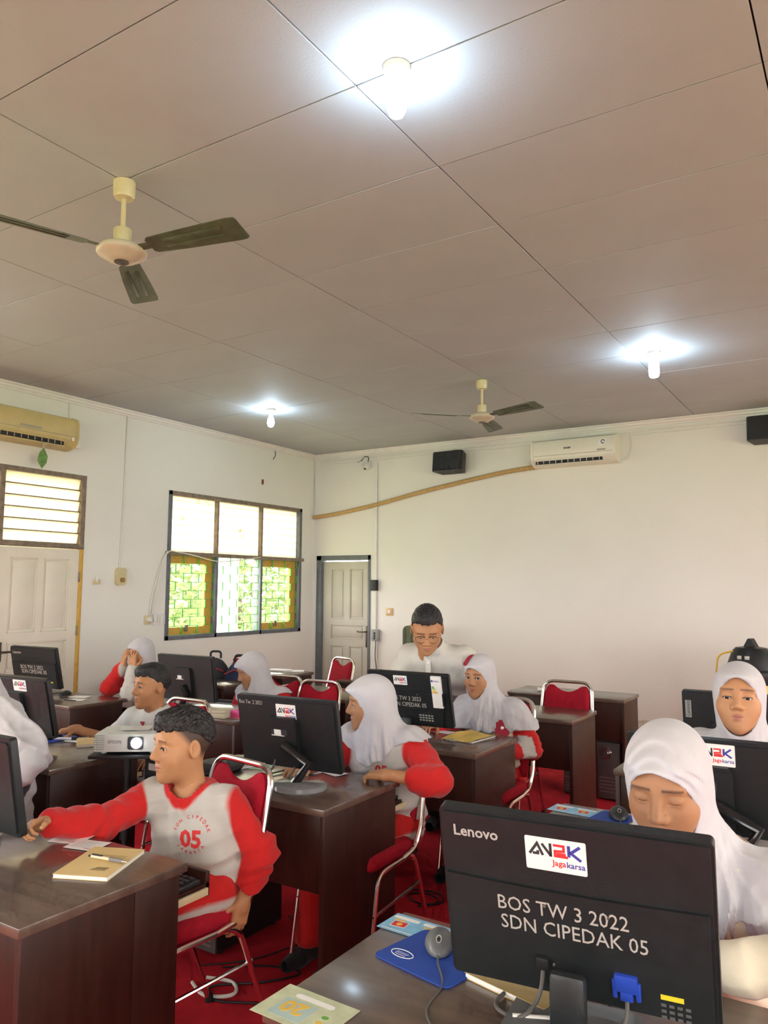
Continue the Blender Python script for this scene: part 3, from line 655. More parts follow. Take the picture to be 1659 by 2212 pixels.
        pl = strokes([[(.06+.018*i,.045+.014*j),(.072+.018*i,.045+.014*j)] for i in range(5) for j in range(3)],.007,B @ Matrix.Translation((0,0,zf+.0142))); pl.build('compliance_print', M_silver, t, smooth=0)
        en = MB().box((W/2-.10,Hh*.40,zf),(W/2-.042,Hh-.006,zf+.0150),0,B).build('energy_label', M_paper, t, smooth=0)
        for k,(c,wd_) in enumerate((((.02,.30,.05),.012),((.15,.45,.04),.017),((.6,.6,.03),.022),((.75,.5,.03),.027),((.75,.35,.02),.032))):
            MB().box((W/2-.096,Hh*.78-.008*k,zf+.0151),(W/2-.096+wd_,Hh*.78-.008*k+.006,zf+.0155),0,B).build('rating_bar', mat('bar_%d'%k,c,.6,var=0), en, smooth=0)
        MB().box((W/2-.097,Hh*.88,zf+.0151),(W/2-.088,Hh*.92,zf+.0155),0,B).build('print', M_inkblue, en, smooth=0); text('ENERG',.012,M_inkblue,en,B @ Matrix.Translation((W/2-.086,Hh*.885,zf+.0151)))
    elif kind == 'd':
        lg = MB().box((-W/2+.014,Hh*.60,zf),(-W/2+.040,Hh*.86,zf+.001),0,B).build('name_plate', mat('plate_grey',(.30,.30,.28),.4), t, smooth=0)
        text('Lenovo',.024,M_ink,lg,B @ Matrix.Translation((-W/2+.034,Hh*.62,zf+.001)) @ Matrix.Rotation(R_(90),4,'Z'))
        MB().prism([(-W/2+.12,Hh*.55),(W/2-.12,Hh*.55),(W/2-.12,.02),(-W/2+.12,.02)],zf,zf+.012,B).build('stand_cover', M_black, t)
    # stand
    if kind == 'b':
        c0 = T @ Vector((0,.02,.05)); MB().tube([(bx_-.02,by_-.01,.02),(bx_+.03,by_*.3-.03,.10),(0,-.04,.16)],[.022,.02,.02],10).build('stand_arm', mat('gloss_black',(.015,.015,.016),.12), t)
        MB().lathe([(.108,0),(.112,.006),(.110,.022),(.10,.028),(.001,.029)],36,TR((bx_,by_,0))).build('stand_base', mat('grey_gloss',(.20,.20,.20),.15,var=.03), t)
    else:
        q = MB(); q.box((-.034,-.075,.012),(.034,-.045,.115),.012); q.build('stand_column', M_black, t)
        MB().prism(rrect(-.12,-.16,.12,.06,.03),0,.012).build('stand_base', mat('base_grey',(.14,.145,.15),.35), t)
    if kind in ('a','b'):
        # video plug and cables
        px_ = .095 if kind == 'a' else .03; pz = .055
        pv = MB(); pv.box((px_-.021,pz-.004,zf),(px_+.021,pz+.030,zf+.016),.003,B); pv.box((px_-.012,pz-.022,zf+.002),(px_+.012,pz,zf+.015),.003,B); pv.box((px_-.026,pz-.02,zf+.003),(px_-.016,pz+.018,zf+.013),.003,B); pv.box((px_+.016,pz-.02,zf+.003),(px_+.026,pz+.018,zf+.013),.003,B)
        plg = pv.build('video_plug', M_vga, t); a = B @ Vector((px_,pz-.02,zf+.008))
        MB().tube(fillet([a,a+Vector((0,-.005,-.04)),(a.x-.03,a.y-.05,.008),(a.x-.06,a.y+.05,.006),(a.x-.02,.2,.006)],.04),.0042,8).build('video_cable', M_cable, t)
        a = B @ Vector((-.06,.07,zf+.006)); MB().box((-.072,.062,zf),(-.048,.088,zf+.018),.003,B).build('power_plug', M_black2, t)
        MB().tube(fillet([a,a+Vector((-.004,-.012,-.06)),(a.x-.03,a.y-.06,.008),(a.x-.10,a.y-.03,.007),(a.x-.06,.18,.007)],.04),.0042,8).build('power_cable', M_cable, t)
        if kind == 'a':
            lb = MB().box((.155,.050,zf+.0072),(.195,.060,zf+.0078),0,B).build('warning_label', mat('warning_yellow',(.75,.62,.03),.5), t, smooth=0)
            strokes([[(.155+.014*i,.015+.012*j),(.164+.014*i,.015+.012*j)] for i in range(4) for j in range(3)],.006,B @ Matrix.Translation((0,0,zf+.0072))).build('compliance_print', mat('dim_print',(.10,.10,.10),.6,var=0), t, smooth=0)
    if logo: anbk(t, B @ Matrix.Translation((logo[0],logo[1],zf+(.0005 if kind != 'c' else .0005))) , *(logo[2:]))
    return t
monitor(-.519,1.518,6.5,'a','big black monitor in front marked BOS TW 3 2022, nearest the viewer',tilt=14,W=.514,Hh=.362,zb=.028,logo=(-.080,.264,.116,.067))
monitor(-2.475,1.46,0,'b','black monitor at the left frame edge, seen end on',tilt=10)
monitor(-2.125,2.63,4,'b','black monitor handwritten BOS TW.2 2021 with a round stand base',tilt=12,base=(.10,-.06),logo=(-.045,.215,.10,.064))
monitor(-2.215,3.80,3,'c','black monitor marked BOS TW 3 2023 with an energy label',tilt=15,logo=(-.085,.235,.085,.053))
monitor(-3.74,2.44,3,'b','black monitor with a cut corner logo sticker beside the white robe',tilt=13,logo=(-.005,.235,.10,.058))
monitor(-5.335,3.60,4,'a','small looking black monitor in front of the cream door',tilt=13,W=.50,Hh=.31)
monitor(-3.94,3.78,3,'b','black monitor without a logo sticker behind the projector',tilt=9,W=.495)
monitor(-.46,2.68,4,'b','black monitor behind the head of the front veiled girl',tilt=12,base=(.10,-.06),logo=(-.045,.225,.115,.07))
monitor(-.53,3.88,3,'d','black monitor with a vertical name plate on the right row',tilt=8)
m3 = [o for o in COL.objects if o.get('label','').startswith('black monitor handwritten')][0]
T3 = Matrix.Translation((0,0,.055+.305/2)) @ Matrix.Rotation(R_(12),4,'X') @ Matrix.Translation((0,0,-.305/2)) @ RX90
text('Bos Tw. 2 2021',.025,M_silver,m3,T3 @ Matrix.Translation((-.24,.268,.0163)),bold=-.0002,sx=.8)
# ------------------------------------------------------------------ people: implicit surfaces meshed with surface nets
V3 = lambda *a: np.array(a, dtype=np.float64)
def nrm(v): v = np.asarray(v, float); return v/np.linalg.norm(v)
def cap(P, a, b, ra, rb):
    a = np.asarray(a,float); b = np.asarray(b,float); ab = b-a; t = np.clip(((P-a)@ab)/max(1e-9,ab@ab),0,1)
    return np.sqrt((((P-a)-t[:,None]*ab)**2).sum(1))-(ra+(rb-ra)*t)
def ell(P, c, r):
    q = P-np.asarray(c,float); r = np.asarray(r,float); k0 = np.sqrt(((q/r)**2).sum(1)); k1 = np.sqrt(((q/r**2)**2).sum(1))
    return k0*(k0-1)/np.maximum(k1,1e-6)
def smin(a, b, k): h = np.clip(.5+.5*(b-a)/k,0,1); return b+(a-b)*h-k*h*(1-h)
def smax(a, b, k): return -smin(-a,-b,k)
def waves(P, amp, freq, seed, n=5, ridge=True):
    rs = np.random.RandomState(seed); d = 0
    for i in range(n):
        k = rs.normal(size=3); k = k/np.linalg.norm(k)*freq*rs.uniform(.7,1.4); s = np.sin(P@k+rs.uniform(0,6.28)+1.3*np.sin(P@(rs.normal(size=3)*freq*.35)))
        d = d+(1-np.abs(s) if ridge else s)
    return amp*(d/n-(.36 if ridge else 0))*2
def nets(f, lo, hi, h, smooth=1):
    lo = np.asarray(lo,float); B = 12
    nb = np.maximum(1,np.ceil((np.asarray(hi,float)-lo)/(h*B)).astype(int)); n = nb*B+1
    D = np.ones(n, np.float32)
    bi = np.stack(np.meshgrid(*[np.arange(k) for k in nb],indexing='ij'),-1).reshape(-1,3)
    cen = lo+(bi*B+B/2)*h; d = f(cen); act = bi[np.abs(d) < h*B*.9+.018]; ins = bi[(d <= -(h*B*.9+.018))]
    for b in ins: s = b*B; D[s[0]:s[0]+B+1,s[1]:s[1]+B+1,s[2]:s[2]+B+1] = -1
    g = np.stack(np.meshgrid(*[np.arange(B+1)]*3,indexing='ij'),-1).reshape(-1,3)
    for c in range(0,len(act),120):
        blk = act[c:c+120]; idx = (blk[:,None,:]*B+g[None]).reshape(-1,3); v = f(lo+idx*h); D[idx[:,0],idx[:,1],idx[:,2]] = v
    S = D < 0
    cs = [(i,j,k) for i in (0,1) for j in (0,1) for k in (0,1)]
    cnt = np.zeros(tuple(n-1), np.int8)
    for i,j,k in cs: cnt += S[i:n[0]-1+i,j:n[1]-1+j,k:n[2]-1+k]
    A = np.argwhere((cnt > 0)&(cnt < 8)); vid = -np.ones(tuple(n-1),np.int64); vid[A[:,0],A[:,1],A[:,2]] = np.arange(len(A))
    val = np.stack([D[A[:,0]+i,A[:,1]+j,A[:,2]+k] for i,j,k in cs],1).astype(float); off = np.array(cs,float)
    acc = np.zeros((len(A),3)); m = np.zeros(len(A))
    for a in range(8):
        for b in range(a+1,8):
            if np.abs(off[a]-off[b]).sum() == 1:
                x = (val[:,a] < 0) != (val[:,b] < 0); t = val[:,a]/np.where(x,val[:,a]-val[:,b],1); p = off[a]+t[:,None]*(off[b]-off[a]); acc[x] += p[x]; m[x] += 1
    V = lo+(A+acc/np.maximum(m,1)[:,None])*h
    F = []
    for ax in range(3):
        o1, o2 = (ax+1)%3, (ax+2)%3
        sl = [slice(1,n[q]-1) for q in range(3)]; sl[ax] = slice(0,n[ax]-1); s2 = list(sl); s2[ax] = slice(1,n[ax])
        a = S[tuple(sl)]; b = S[tuple(s2)]; e = np.argwhere(a != b)
        if not len(e): continue
        base = e.copy(); base[:,o1] += 1; base[:,o2] += 1; flip = a[e[:,0],e[:,1],e[:,2]]
        def g2(d1,d2): q = base.copy(); q[:,o1] -= d1; q[:,o2] -= d2; return vid[q[:,0],q[:,1],q[:,2]]
        q = np.stack([g2(1,1),g2(0,1),g2(0,0),g2(1,0)],1); q[~flip] = q[~flip][:,::-1]; F.append(q)
    F = np.concatenate(F) if F else np.zeros((0,4),int); F = F[(F >= 0).all(1)]
    for _ in range(smooth):
        s = np.zeros_like(V); c = np.zeros(len(V))
        for i in range(4):
            for j in (1,3): np.add.at(s,F[:,i],V[F[:,(i+j)%4]]); np.add.at(c,F[:,i],1)
        ok = c > 0; V[ok] = V[ok]*.5+.5*s[ok]/c[ok][:,None]
    return V, F
def mesh_obj(name, parts, m, parent, col=None):
    Vs = []; Fs = []; Cs = []; n = 0
    for p in parts:
        Vs.append(p[0]); Fs.append(p[1]+n); n += len(p[0])
        if len(p) > 2: Cs.append(p[2])
    V = np.concatenate(Vs); F = np.concatenate(Fs); me = bpy.data.meshes.new(name)
    me.vertices.add(len(V)); me.vertices.foreach_set('co',V.astype(np.float32).ravel()); me.loops.add(len(F)*4); me.loops.foreach_set('vertex_index',F.ravel().astype(np.int32))
    me.polygons.add(len(F)); me.polygons.foreach_set('loop_start',np.arange(0,len(F)*4,4,dtype=np.int32)); me.update(calc_edges=True); me.validate()
    me.shade_smooth()
    if Cs:
        a = me.color_attributes.new('Col','FLOAT_COLOR','POINT'); C = np.concatenate(Cs); a.data.foreach_set('color',np.concatenate([C,np.ones((len(C),1))],1).astype(np.float32).ravel())
    me.materials.append(m); o = bpy.data.objects.new(name,me); COL.objects.link(o); o.parent = parent; return o
class Frame:
    def __init__(s, c, fwd, up=(0,0,1), sc=1):
        y = nrm(fwd); x = nrm(np.cross(y,up)); z = np.cross(x,y); s.R = np.stack([x,y,z],1); s.c = np.asarray(c,float); s.s = sc
    def loc(s, P): return ((P-s.c)@s.R)/s.s
    def wor(s, q): return np.asarray(q)*s.s@s.R.T+s.c
SKIN = V3(.50,.245,.115); LIP = V3(.40,.15,.11); BROW = V3(.10,.055,.035); HAIRC = V3(.014,.012,.011)
def m2(q): q = q.copy(); q[:,0] = np.abs(q[:,0]); return q
EYX, EYY, EYZ = .0315, .0665, .003
def head_sdf(q, op=1.0, smile=0, ears=True):
    s = m2(q)
    d = smin(ell(q,(0,-.012,.028),(.074,.094,.084)), ell(q,(0,.020,-.030),(.063,.069,.082)), .03)
    d = smin(d, ell(q,(0,.040,-.076),(.043,.043,.034)), .03)
    d = smin(d, ell(s,(.038,.048,-.032),(.026,.026,.028)), .025)
    d = smin(d, ell(s,(.026,.066,.027),(.026,.018,.011)), .018)
    d = smin(d, ell(q,(0,.068,-.098),(.020,.018,.017)), .022)
    d = smax(d, -(np.sqrt(((s-V3(EYX-.002,.098,.004))**2).sum(1))-.019), .016)
    lid = ell(s,(EYX,EYY,EYZ),(.0180,.0160,.0150))
    d = smin(d, lid, .005)
    d = smin(d, cap(q,(0,.080,.014),(0,.102,-.024),.0065,.0105), .014)
    d = smin(d, np.sqrt(((s-V3(.0115,.092,-.030))**2).sum(1))-.0095, .009)
    d = smax(d, -(np.sqrt(((s-V3(.0075,.098,-.0395))**2).sum(1))-.0042), .004)
    yl = .085-s[:,0]**2*14
    ql = q.copy(); ql[:,1] -= -s[:,0]**2*14; ql[:,2] -= smile*s[:,0]**2*9
    d = smin(d, ell(ql,(0,.0845,-.0575),(.0225,.0105,.0058)), .006)
    d = smin(d, ell(ql,(0,.0825,-.0675),(.0185,.0105,.0068)), .007)
    d = smax(d, -ell(ql,(0,.0965,-.0622),(.0225,.0085,.0013+.003*max(0,smile))), .003)
    # eye opening
    op_ = ell(s,(EYX,.0825,EYZ-.0015-(1-op)*.0035),(.0152,.0105,.0012+.0056*op)); d = smax(d,-op_,.0012)
    if ears:
        d = smin(d, ell(s,(.078,-.010,-.008),(.0085,.019,.031)), .007); d = smax(d,-ell(s,(.0860,-.006,-.003),(.0075,.0115,.020)),.003); d = smin(d,ell(s,(.0800,.004,-.010),(.004,.005,.007)),.004)
    d = smin(d, cap(q,(0,-.016,-.055),(0,-.034,-.21),.048,.050), .03)
    return d
def head_col(q, op, skin, stub=None):
    s = m2(q); C = np.repeat(skin[None],len(q),0)
    def mix(w, c): nonlocal C; w = np.clip(w,0,1)[:,None]; C = C*(1-w)+c*w
    ql = q.copy(); ql[:,1] -= -s[:,0]**2*14
    lip = np.minimum(ell(ql,(0,.0845,-.0575),(.0225,.0125,.0068)),ell(ql,(0,.0825,-.0675),(.019,.0125,.0078))); mix((.0012-lip)/.002*.85*(q[:,1] > .06),LIP*skin/SKIN)
    zb = .0275+.05*(s[:,0]-.012)-2.2*(s[:,0]-.012)**2
    w = 1-np.abs(q[:,2]-zb)/(.0052-.05*np.maximum(0,s[:,0]-.03)); mix(w*1.6*((s[:,0] > .010)&(s[:,0] < .050)&(q[:,1] > .045))*.62,BROW)
    e = ell(s,(EYX,.0825,EYZ-.0015-(1-op)*.0035),(.0152,.0105,.0012+.0056*op)); mix((.0026-np.abs(e-.0004))/.0014*((q[:,2] > EYZ-.003*(op>.3))&(s[:,1] > .06))*.9,V3(.03,.02,.017))
    n1 = np.sqrt(((s-V3(.0075,.098,-.0395))**2).sum(1)); mix((.0052-n1)/.003*.6,skin*.35)
    ch = np.sqrt(((s-V3(.040,.06,-.028))**2).sum(1)); mix((.03-ch)/.03*.22,skin*V3(1.12,.86,.8))
    if stub is not None: mix(stub(q),HAIRC*1.6)
    return C
def hand_parts(W, D, U, elbow, side, curl, sc, skin, h=.0028, thumb=(.75,.55,-.35), spread=.10, tcurl=.5):
    fr = Frame(W,D,U,sc); # x = D x U
    ts = -1 if side == 'R' else 1
    bones = []
    bx = [.027*ts,.009*ts,-.009*ts,-.026*ts]; by = [.082,.088,.086,.078]; ln = [.064,.073,.068,.053]; rr = [.0088,.009,.0087,.0078]
    for i in range(4):
        p = V3(bx[i],by[i],0); a = 0; c = curl[i] if isinstance(curl,(list,tuple)) and isinstance(curl[0],(list,tuple)) else curl
        sp = spread*(1.5-i)*ts*.9
        for j,fr_ in enumerate((.45,.31,.26)):
            a += c[j]; dv = V3(math.sin(sp)*math.cos(a),math.cos(sp)*math.cos(a),-math.sin(a)); p2 = p+dv*ln[i]*fr_; bones.append((p,p2,rr[i]*(1-.09*j),rr[i]*(.93-.09*j))); p = p2
    t0 = V3(.026*ts,.018,-.004); t1 = t0+nrm(V3(thumb[0]*ts,thumb[1],thumb[2]))*.040; dv = nrm(V3(thumb[0]*ts*(1-tcurl),thumb[1]+tcurl*.6,thumb[2]-.1)); t2 = t1+dv*.030; t3 = t2+nrm(dv+V3(-.3*ts,.1,-.1))*.021
    bones += [(t0,t1,.0125,.0105),(t1,t2,.0102,.0092),(t2,t3,.0092,.0078)]
    el = fr.loc(np.asarray(elbow,float)[None])[0]
    def f(P):
        q = fr.loc(P); b = np.abs(q-V3(0,.045,-.001))-V3(.027,.034,.004); d = np.sqrt((np.maximum(b,0)**2).sum(1))+np.minimum(b.max(1),0)-.0105
        d = smin(d, cap(q,(0,-.02,0),(0,.02,0),.0245,.027), .02); d = smin(d, cap(q,(0,0,0),el,.0255,.041), .012)
        fi = None
        for k,(a,b2,r1,r2) in enumerate(bones):
            c = cap(q,a,b2,r1,r2); d = smin(d,c,.007 if k < 12 else .012) if False else (np.minimum(d,c) if k%3 and k < 12 else smin(d,c,.008))
        return d*sc
    pts = [fr.wor(b[1]) for b in bones]+[np.asarray(W,float)]; pts.append(np.asarray(W)+(np.asarray(elbow)-np.asarray(W))*.92)
    lo = np.min(pts,0)-.05*sc; hi = np.max(pts,0)+.05*sc
    V, F = nets(f,lo,hi,h,1); C = np.repeat(skin[None],len(V),0); q = fr.loc(V)
    # nails
    for k in (2,5,8,11,14):
        a,b2,r1,r2 = bones[k]; dd = b2-a; up = nrm(np.cross(np.cross(nrm(dd),V3(0,0,1)),nrm(dd))); c = b2+nrm(dd)*r2*.1+up*r2*.8; w = np.clip((.0048-np.sqrt(((q-c)**2).sum(1)))/.002,0,1)[:,None]*.5; C = C*(1-w)+V3(.62,.38,.27)*w
    return (V,F,C)
def eye_obj(fr, parent, sx, gaze, r=.0143):
    n, mm = 16, 24; V = []; C = []
    g = nrm(gaze); a1 = nrm(np.cross(g,V3(0,0,1))); a2 = np.cross(a1,g)
    for i in range(n+1):
        th = PI*i/n
        for k in range(mm):
            ph = 2*PI*k/mm; V.append(V3(sx*EYX,EYY,EYZ)+r*(g*math.cos(th)+math.sin(th)*(a1*math.cos(ph)+a2*math.sin(ph)))); C.append(V3(.01,.008,.007) if th < .2 else (V3(.035,.018,.010) if th < .52 else V3(.68,.64,.60)))
    F = np.array([[i*mm+k,(i+1)*mm+k,(i+1)*mm+(k+1)%mm,i*mm+(k+1)%mm] for i in range(n) for k in range(mm)])
    return mesh_obj('eye',[(fr.wor(np.array(V)),F,np.array(C))],vcol_mat('eye_wet',.12),parent)
M_skin = vcol_mat('skin',.55,.05,300,sss=.0); M_cloth = vcol_mat('cotton',.9,.25,350,sheen=.15); M_veil = vcol_mat('veil_cloth',.85,.10,500,sheen=.2); M_hair = mat('black_hair',(.014,.012,.011),.45,var=.5,vscale=60,bump=.8,bscale=120)
WHITE = V3(.53,.50,.455); RED = V3(.56,.013,.012); VEIL = V3(.545,.52,.53); CREAM = V3(.70,.62,.46); MAROON = V3(.30,.012,.02)

def torso_sdf(P, J, off, s=1.0, wide=1.0):
    rt = nrm(J['sR']-J['sL']); hip, ch, nk = J['hip'], J['chest'], J['neck']
    d = None
    for k in (-1,1):
        c = cap(P,hip+rt*k*.062*s*wide,ch+rt*k*.070*s*wide,.092*s+off,.080*s+off); d = c if d is None else smin(d,c,.05)
    a = J['sL']+rt*.03*s; b = J['sR']-rt*.03*s
    d = smin(d, cap(P,a,b,.050*s+off,.050*s+off), .05); d = smin(d, cap(P,ch,nk,.075*s+off,.050*s+off), .06)
    return d
def arm_sdf(P, J, k, off, s=1.0, fore=1.0, k_=.03):
    S, E, W = J['s'+k], J['e'+k], J['w'+k]; W2 = E+(W-E)*fore
    return smin(cap(P,S,E,.048*s+off,.043*s+off), cap(P,E,W2,.043*s+off,(.043-.012*fore)*s+off), k_)
def seated(x, y, fdeg, z0=.50, lean=.06, up=.40, s=1.0, shw=.155):
    """default joints; fdeg = heading of the chest in degrees (world, 0 = +x)"""
    f = V3(math.cos(R_(fdeg)),math.sin(R_(fdeg)),0); r = V3(f[1],-f[0],0); H = V3(x,y,z0)
    J = dict(hip=H, chest=H+f*lean*.6+V3(0,0,up*.62), neck=H+f*lean+V3(0,0,up), f=f, r=r, s=s)
    J['sR'] = J['neck']+r*shw*s+V3(0,0,-.045*s); J['sL'] = J['neck']-r*shw*s+V3(0,0,-.045*s)
    for k,sg in (('R',1),('L',-1)):
        J['e'+k] = J['s'+k]+r*sg*.05+f*.06+V3(0,0,-.235*s); J['w'+k] = J['e'+k]+f*.20*s-r*sg*.05+V3(0,0,.02)
        J['k'+k] = H+r*sg*.09+f*.38*s+V3(0,0,-.01); J['a'+k] = J['k'+k]+f*.02+V3(0,0,-(z0-.01)+.07); J['h'+k] = H+r*sg*.08
    return J
def person(label, base, J, head, clothes, veil=None, hair=None, hands={}, skin=SKIN, h=.006, hh=.003, eyes=(1.0,(0,1,0)), smile=0, group=None):
    B = V3(base[0],base[1],0); t = empty('person',tuple(B),0,label,'person',group); s = J['s']
    J = {k:(v-B if isinstance(v,np.ndarray) and k not in ('f','r') else v) for k,v in J.items()}
    fr = Frame(V3(*head['c'])-B, head['f'], head.get('u',(0,0,1)), head.get('s',1.0))
    op, gaze = eyes; parts = []
    # head and neck
    hs = fr.s; hdf = lambda P: head_sdf(fr.loc(P),op,smile,ears=veil is None)*hs
    c = fr.c; V,F = nets(hdf,c-.17*hs,c+.15*hs,hh,1); q = fr.loc(V); parts.append((V,F,head_col(q,op,skin,(hair or {}).get('stub'))))
    # torso, arms and legs under the clothes
    def bodyf(P):
        d = torso_sdf(P,J,-.012,s); d = smin(d,cap(P,J['chest'],fr.wor(V3(0,-.02,-.07)),.05*s,.042*hs),.04)
        for k in 'RL': d = smin(d,arm_sdf(P,J,k,-.012,s,.7),.03); d = smin(d,smin(cap(P,J['h'+k],J['k'+k],.068*s,.048*s),cap(P,J['k'+k],J['a'+k],.046*s,.032*s),.03),.03)
        return d
    pts = np.stack([J[k] for k in ('hip','neck','sR','sL','eR','eL','wR','wL','kR','kL','aR','aL')]); V,F = nets(bodyf,pts.min(0)-.14,pts.max(0)+.14,.018,1); parts.append((V,F,np.repeat(skin[None],len(V),0)))
    for k,hd in hands.items():
        parts.append(hand_parts(J['w'+k],hd['d'],hd['u'],J['e'+k],k,hd.get('curl',(.35,.45,.3)),hd.get('s',.88*s),skin,hd.get('h',.003),hd.get('thumb',(.75,.55,-.35)),hd.get('spread',.10),hd.get('tc',.5)))
    body = mesh_obj('body',parts,M_skin,t)
    if op > .12:
        for sx in (-1,1): eye_obj(fr,t,sx,gaze)
    # trousers
    lo = pts.min(0)-.15; hi = pts.max(0)+.15; tc = clothes.get('trousers')
    if tc is not None:
        def trf(P):
            d = None
            for k in 'RL':
                c = smin(cap(P,J['h'+k],J['k'+k],.088*s,.070*s),cap(P,J['k'+k],J['a'+k]+V3(0,0,.03),.068*s,.058*s),.03); d = c if d is None else smin(d,c,.02)
            d = smin(d,cap(P,J['hL'],J['hR'],.10*s,.10*s),.03)+waves(P,.004,55,3); return smax(d,J['aR'][2]+.0-P[:,2],.005)
        lp = np.stack([J[k] for k in ('hR','hL','kR','kL','aR','aL')]); V,F = nets(trf,lp.min(0)-.13,lp.max(0)+.13,max(.009,h*1.4),1)
        C = np.repeat(tc[None],len(V),0)
        if clothes.get('stripe') is not None:
            for k,sg in (('R',1),('L',-1)):
                a,b = J['h'+k],J['k'+k]; tt = np.clip((V-a)@(b-a)/((b-a)@(b-a)),0,1.0); off = V-(a+tt[:,None]*(b-a)); lat = off@(J['r']*sg); w = (np.clip((lat-.05*s)/.012,0,1)*np.clip((.017-np.abs(off[:,2]+.012))/.006,0,1))[:,None]; C = C*(1-w)+clothes['stripe']*w
                a,b = J['k'+k],J['a'+k]; tt = np.clip((V-a)@(b-a)/((b-a)@(b-a)),0,1); off = V-(a+tt[:,None]*(b-a)); w = (np.clip((off@(J['r']*sg)-.042*s)/.012,0,1)*np.clip((.024-np.abs(off@J['f']))/.008,0,1)*(tt > .02))[:,None]; C = C*(1-w)+clothes['stripe']*w
        mesh_obj('trousers',[(V,F,C)],M_cloth,t)
        for k in 'RL':
            a = J['a'+k]; sf = lambda P: smax(smin(ell(P,a+J['f']*.06+V3(0,0,-.035),(.044*s,.044*s,.036)),cap(P,a+V3(0,0,-.03)-J['f']*.02,a+J['f']*.12+V3(0,0,-.045),.036*s,.030*s),.02),.0-(P[:,2]-max(0,a[2]-.075)),.004)
            V,F = nets(sf,a-.14,a+.2,max(.009,h*1.4),1); mesh_obj('shoe',[(V,F,np.repeat(V3(.02,.02,.022)[None],len(V),0))],M_cloth,t)
    # shirt
    sh = clothes; of = sh.get('off',.014)
    fo = sh.get('fore',{}); rt = nrm(J['sR']-J['sL'])
    hemz = sh.get('hem',J['hip'][2]-.10); nkc = J['neck']; upv = nrm(J['neck']-J['chest'])
    col_c = fr.wor(V3(0,-.03,-.20*1.0)); 
    def neck_open(P):
        ax = nrm(fr.c-nkc); pq = P-nkc; tq = pq@ax; rad = np.sqrt(np.maximum(0,(pq**2).sum(1)-tq**2)); f3 = J['f']-ax*(J['f']@ax); f2 = pq@nrm(f3)
        return np.maximum(rad-(sh.get('nr',.056)*s+.12*np.maximum(0,f2-.015)), sh.get('nt',.0)-sh.get('nd',.06)*np.clip(f2/.06,0,1)-tq)
    def shf(P):
        d = torso_sdf(P,J,of,s,sh.get('wide',1.05))
        if sh.get('long'): d = smin(d,cap(P,J['hip'],J['hip']+V3(0,0,-.45),.15*s,.22*s),.08)
        for k in 'RL':
            a = arm_sdf(P,J,k,of-.002,s,fo.get(k,.93)); e = J['e'+k]
            if sh.get('baggy'): a = smin(a,cap(P,e,e+(J['w'+k]-e)*.35,.054*s,.050*s),.03)
            d = smin(d,a,.028)
        wm = .30+.70*np.clip((J['chest'][2]+.03-P[:,2])/.16,0,1); wr_ = sh.get('wr',1)
        d = d-waves(P*V3(.55,.55,1.15),.015*wr_,36,sh.get('seed',5),3)*wm-waves(P*V3(1,1,.35),.005*wr_,44,sh.get('seed',5)+9,3)*(1.15-wm)
        for k in 'RL':
            for A,Bq in (('s','e'),('e','w')):
                a0,b0 = J[A+k],J[Bq+k]; L_ = np.linalg.norm(b0-a0); tt = ((P-a0)@(b0-a0))/L_; dd = cap(P,a0,b0,0,0); el_ = np.exp(-((tt-(L_ if A == 's' else .02))/.09)**2)
                d = d-.0065*wr_*(.22+el_)*((1-np.abs(np.sin(tt*52+P[:,2]*25+P[:,0]*18)))-.36)*np.clip((.095-dd)/.035,0,1)*np.clip((tt+.03)/.03,0,1)*np.clip((L_+.05-tt)/.03,0,1)
        d = smax(d,hemz-P[:,2]-.012*np.sin(P[:,0]*30),.006)
        # neck opening along the neck axis
        d = smax(d,-neck_open(P),.004)
        return d
    V,F = nets(shf,lo,hi,h,1); C = np.repeat(sh['body'][None],len(V),0)
    if 'sleeve' in sh:
        w = np.zeros(len(V))
        for k,sg in (('R',1),('L',-1)):
            w = np.maximum(w,np.clip((torso_sdf(V,J,-.006,s)+sh.get('seam',.0)-arm_sdf(V,J,k,0,s))/.008+.5,0,1)*np.clip(((V-J['s'+k])@(rt*sg)+.05*s)/.01,0,1))
        C = C*(1-w[:,None])+sh['sleeve']*w[:,None]
        if 'cuff' in sh:
            for k in sh['cuff'][1]:
                e = J['e'+k]; ww = J['w'+k]; tt = (V-e)@(ww-e)/((ww-e)@(ww-e)); dd = cap(V,e,ww,0,0); C[(tt > sh['cuff'][2])&(tt < sh['cuff'][3])&(dd < .08)] = sh['cuff'][0]
    if 'collar' in sh:
        w = (np.clip((.017-neck_open(V))/.005+.5,0,1)*((V-nkc)@upv > -.15))[:,None]; C = C*(1-w)+sh['collar']*w
    shirt = mesh_obj(sh.get('name','shirt'),[(V,F,C)],M_cloth,t)
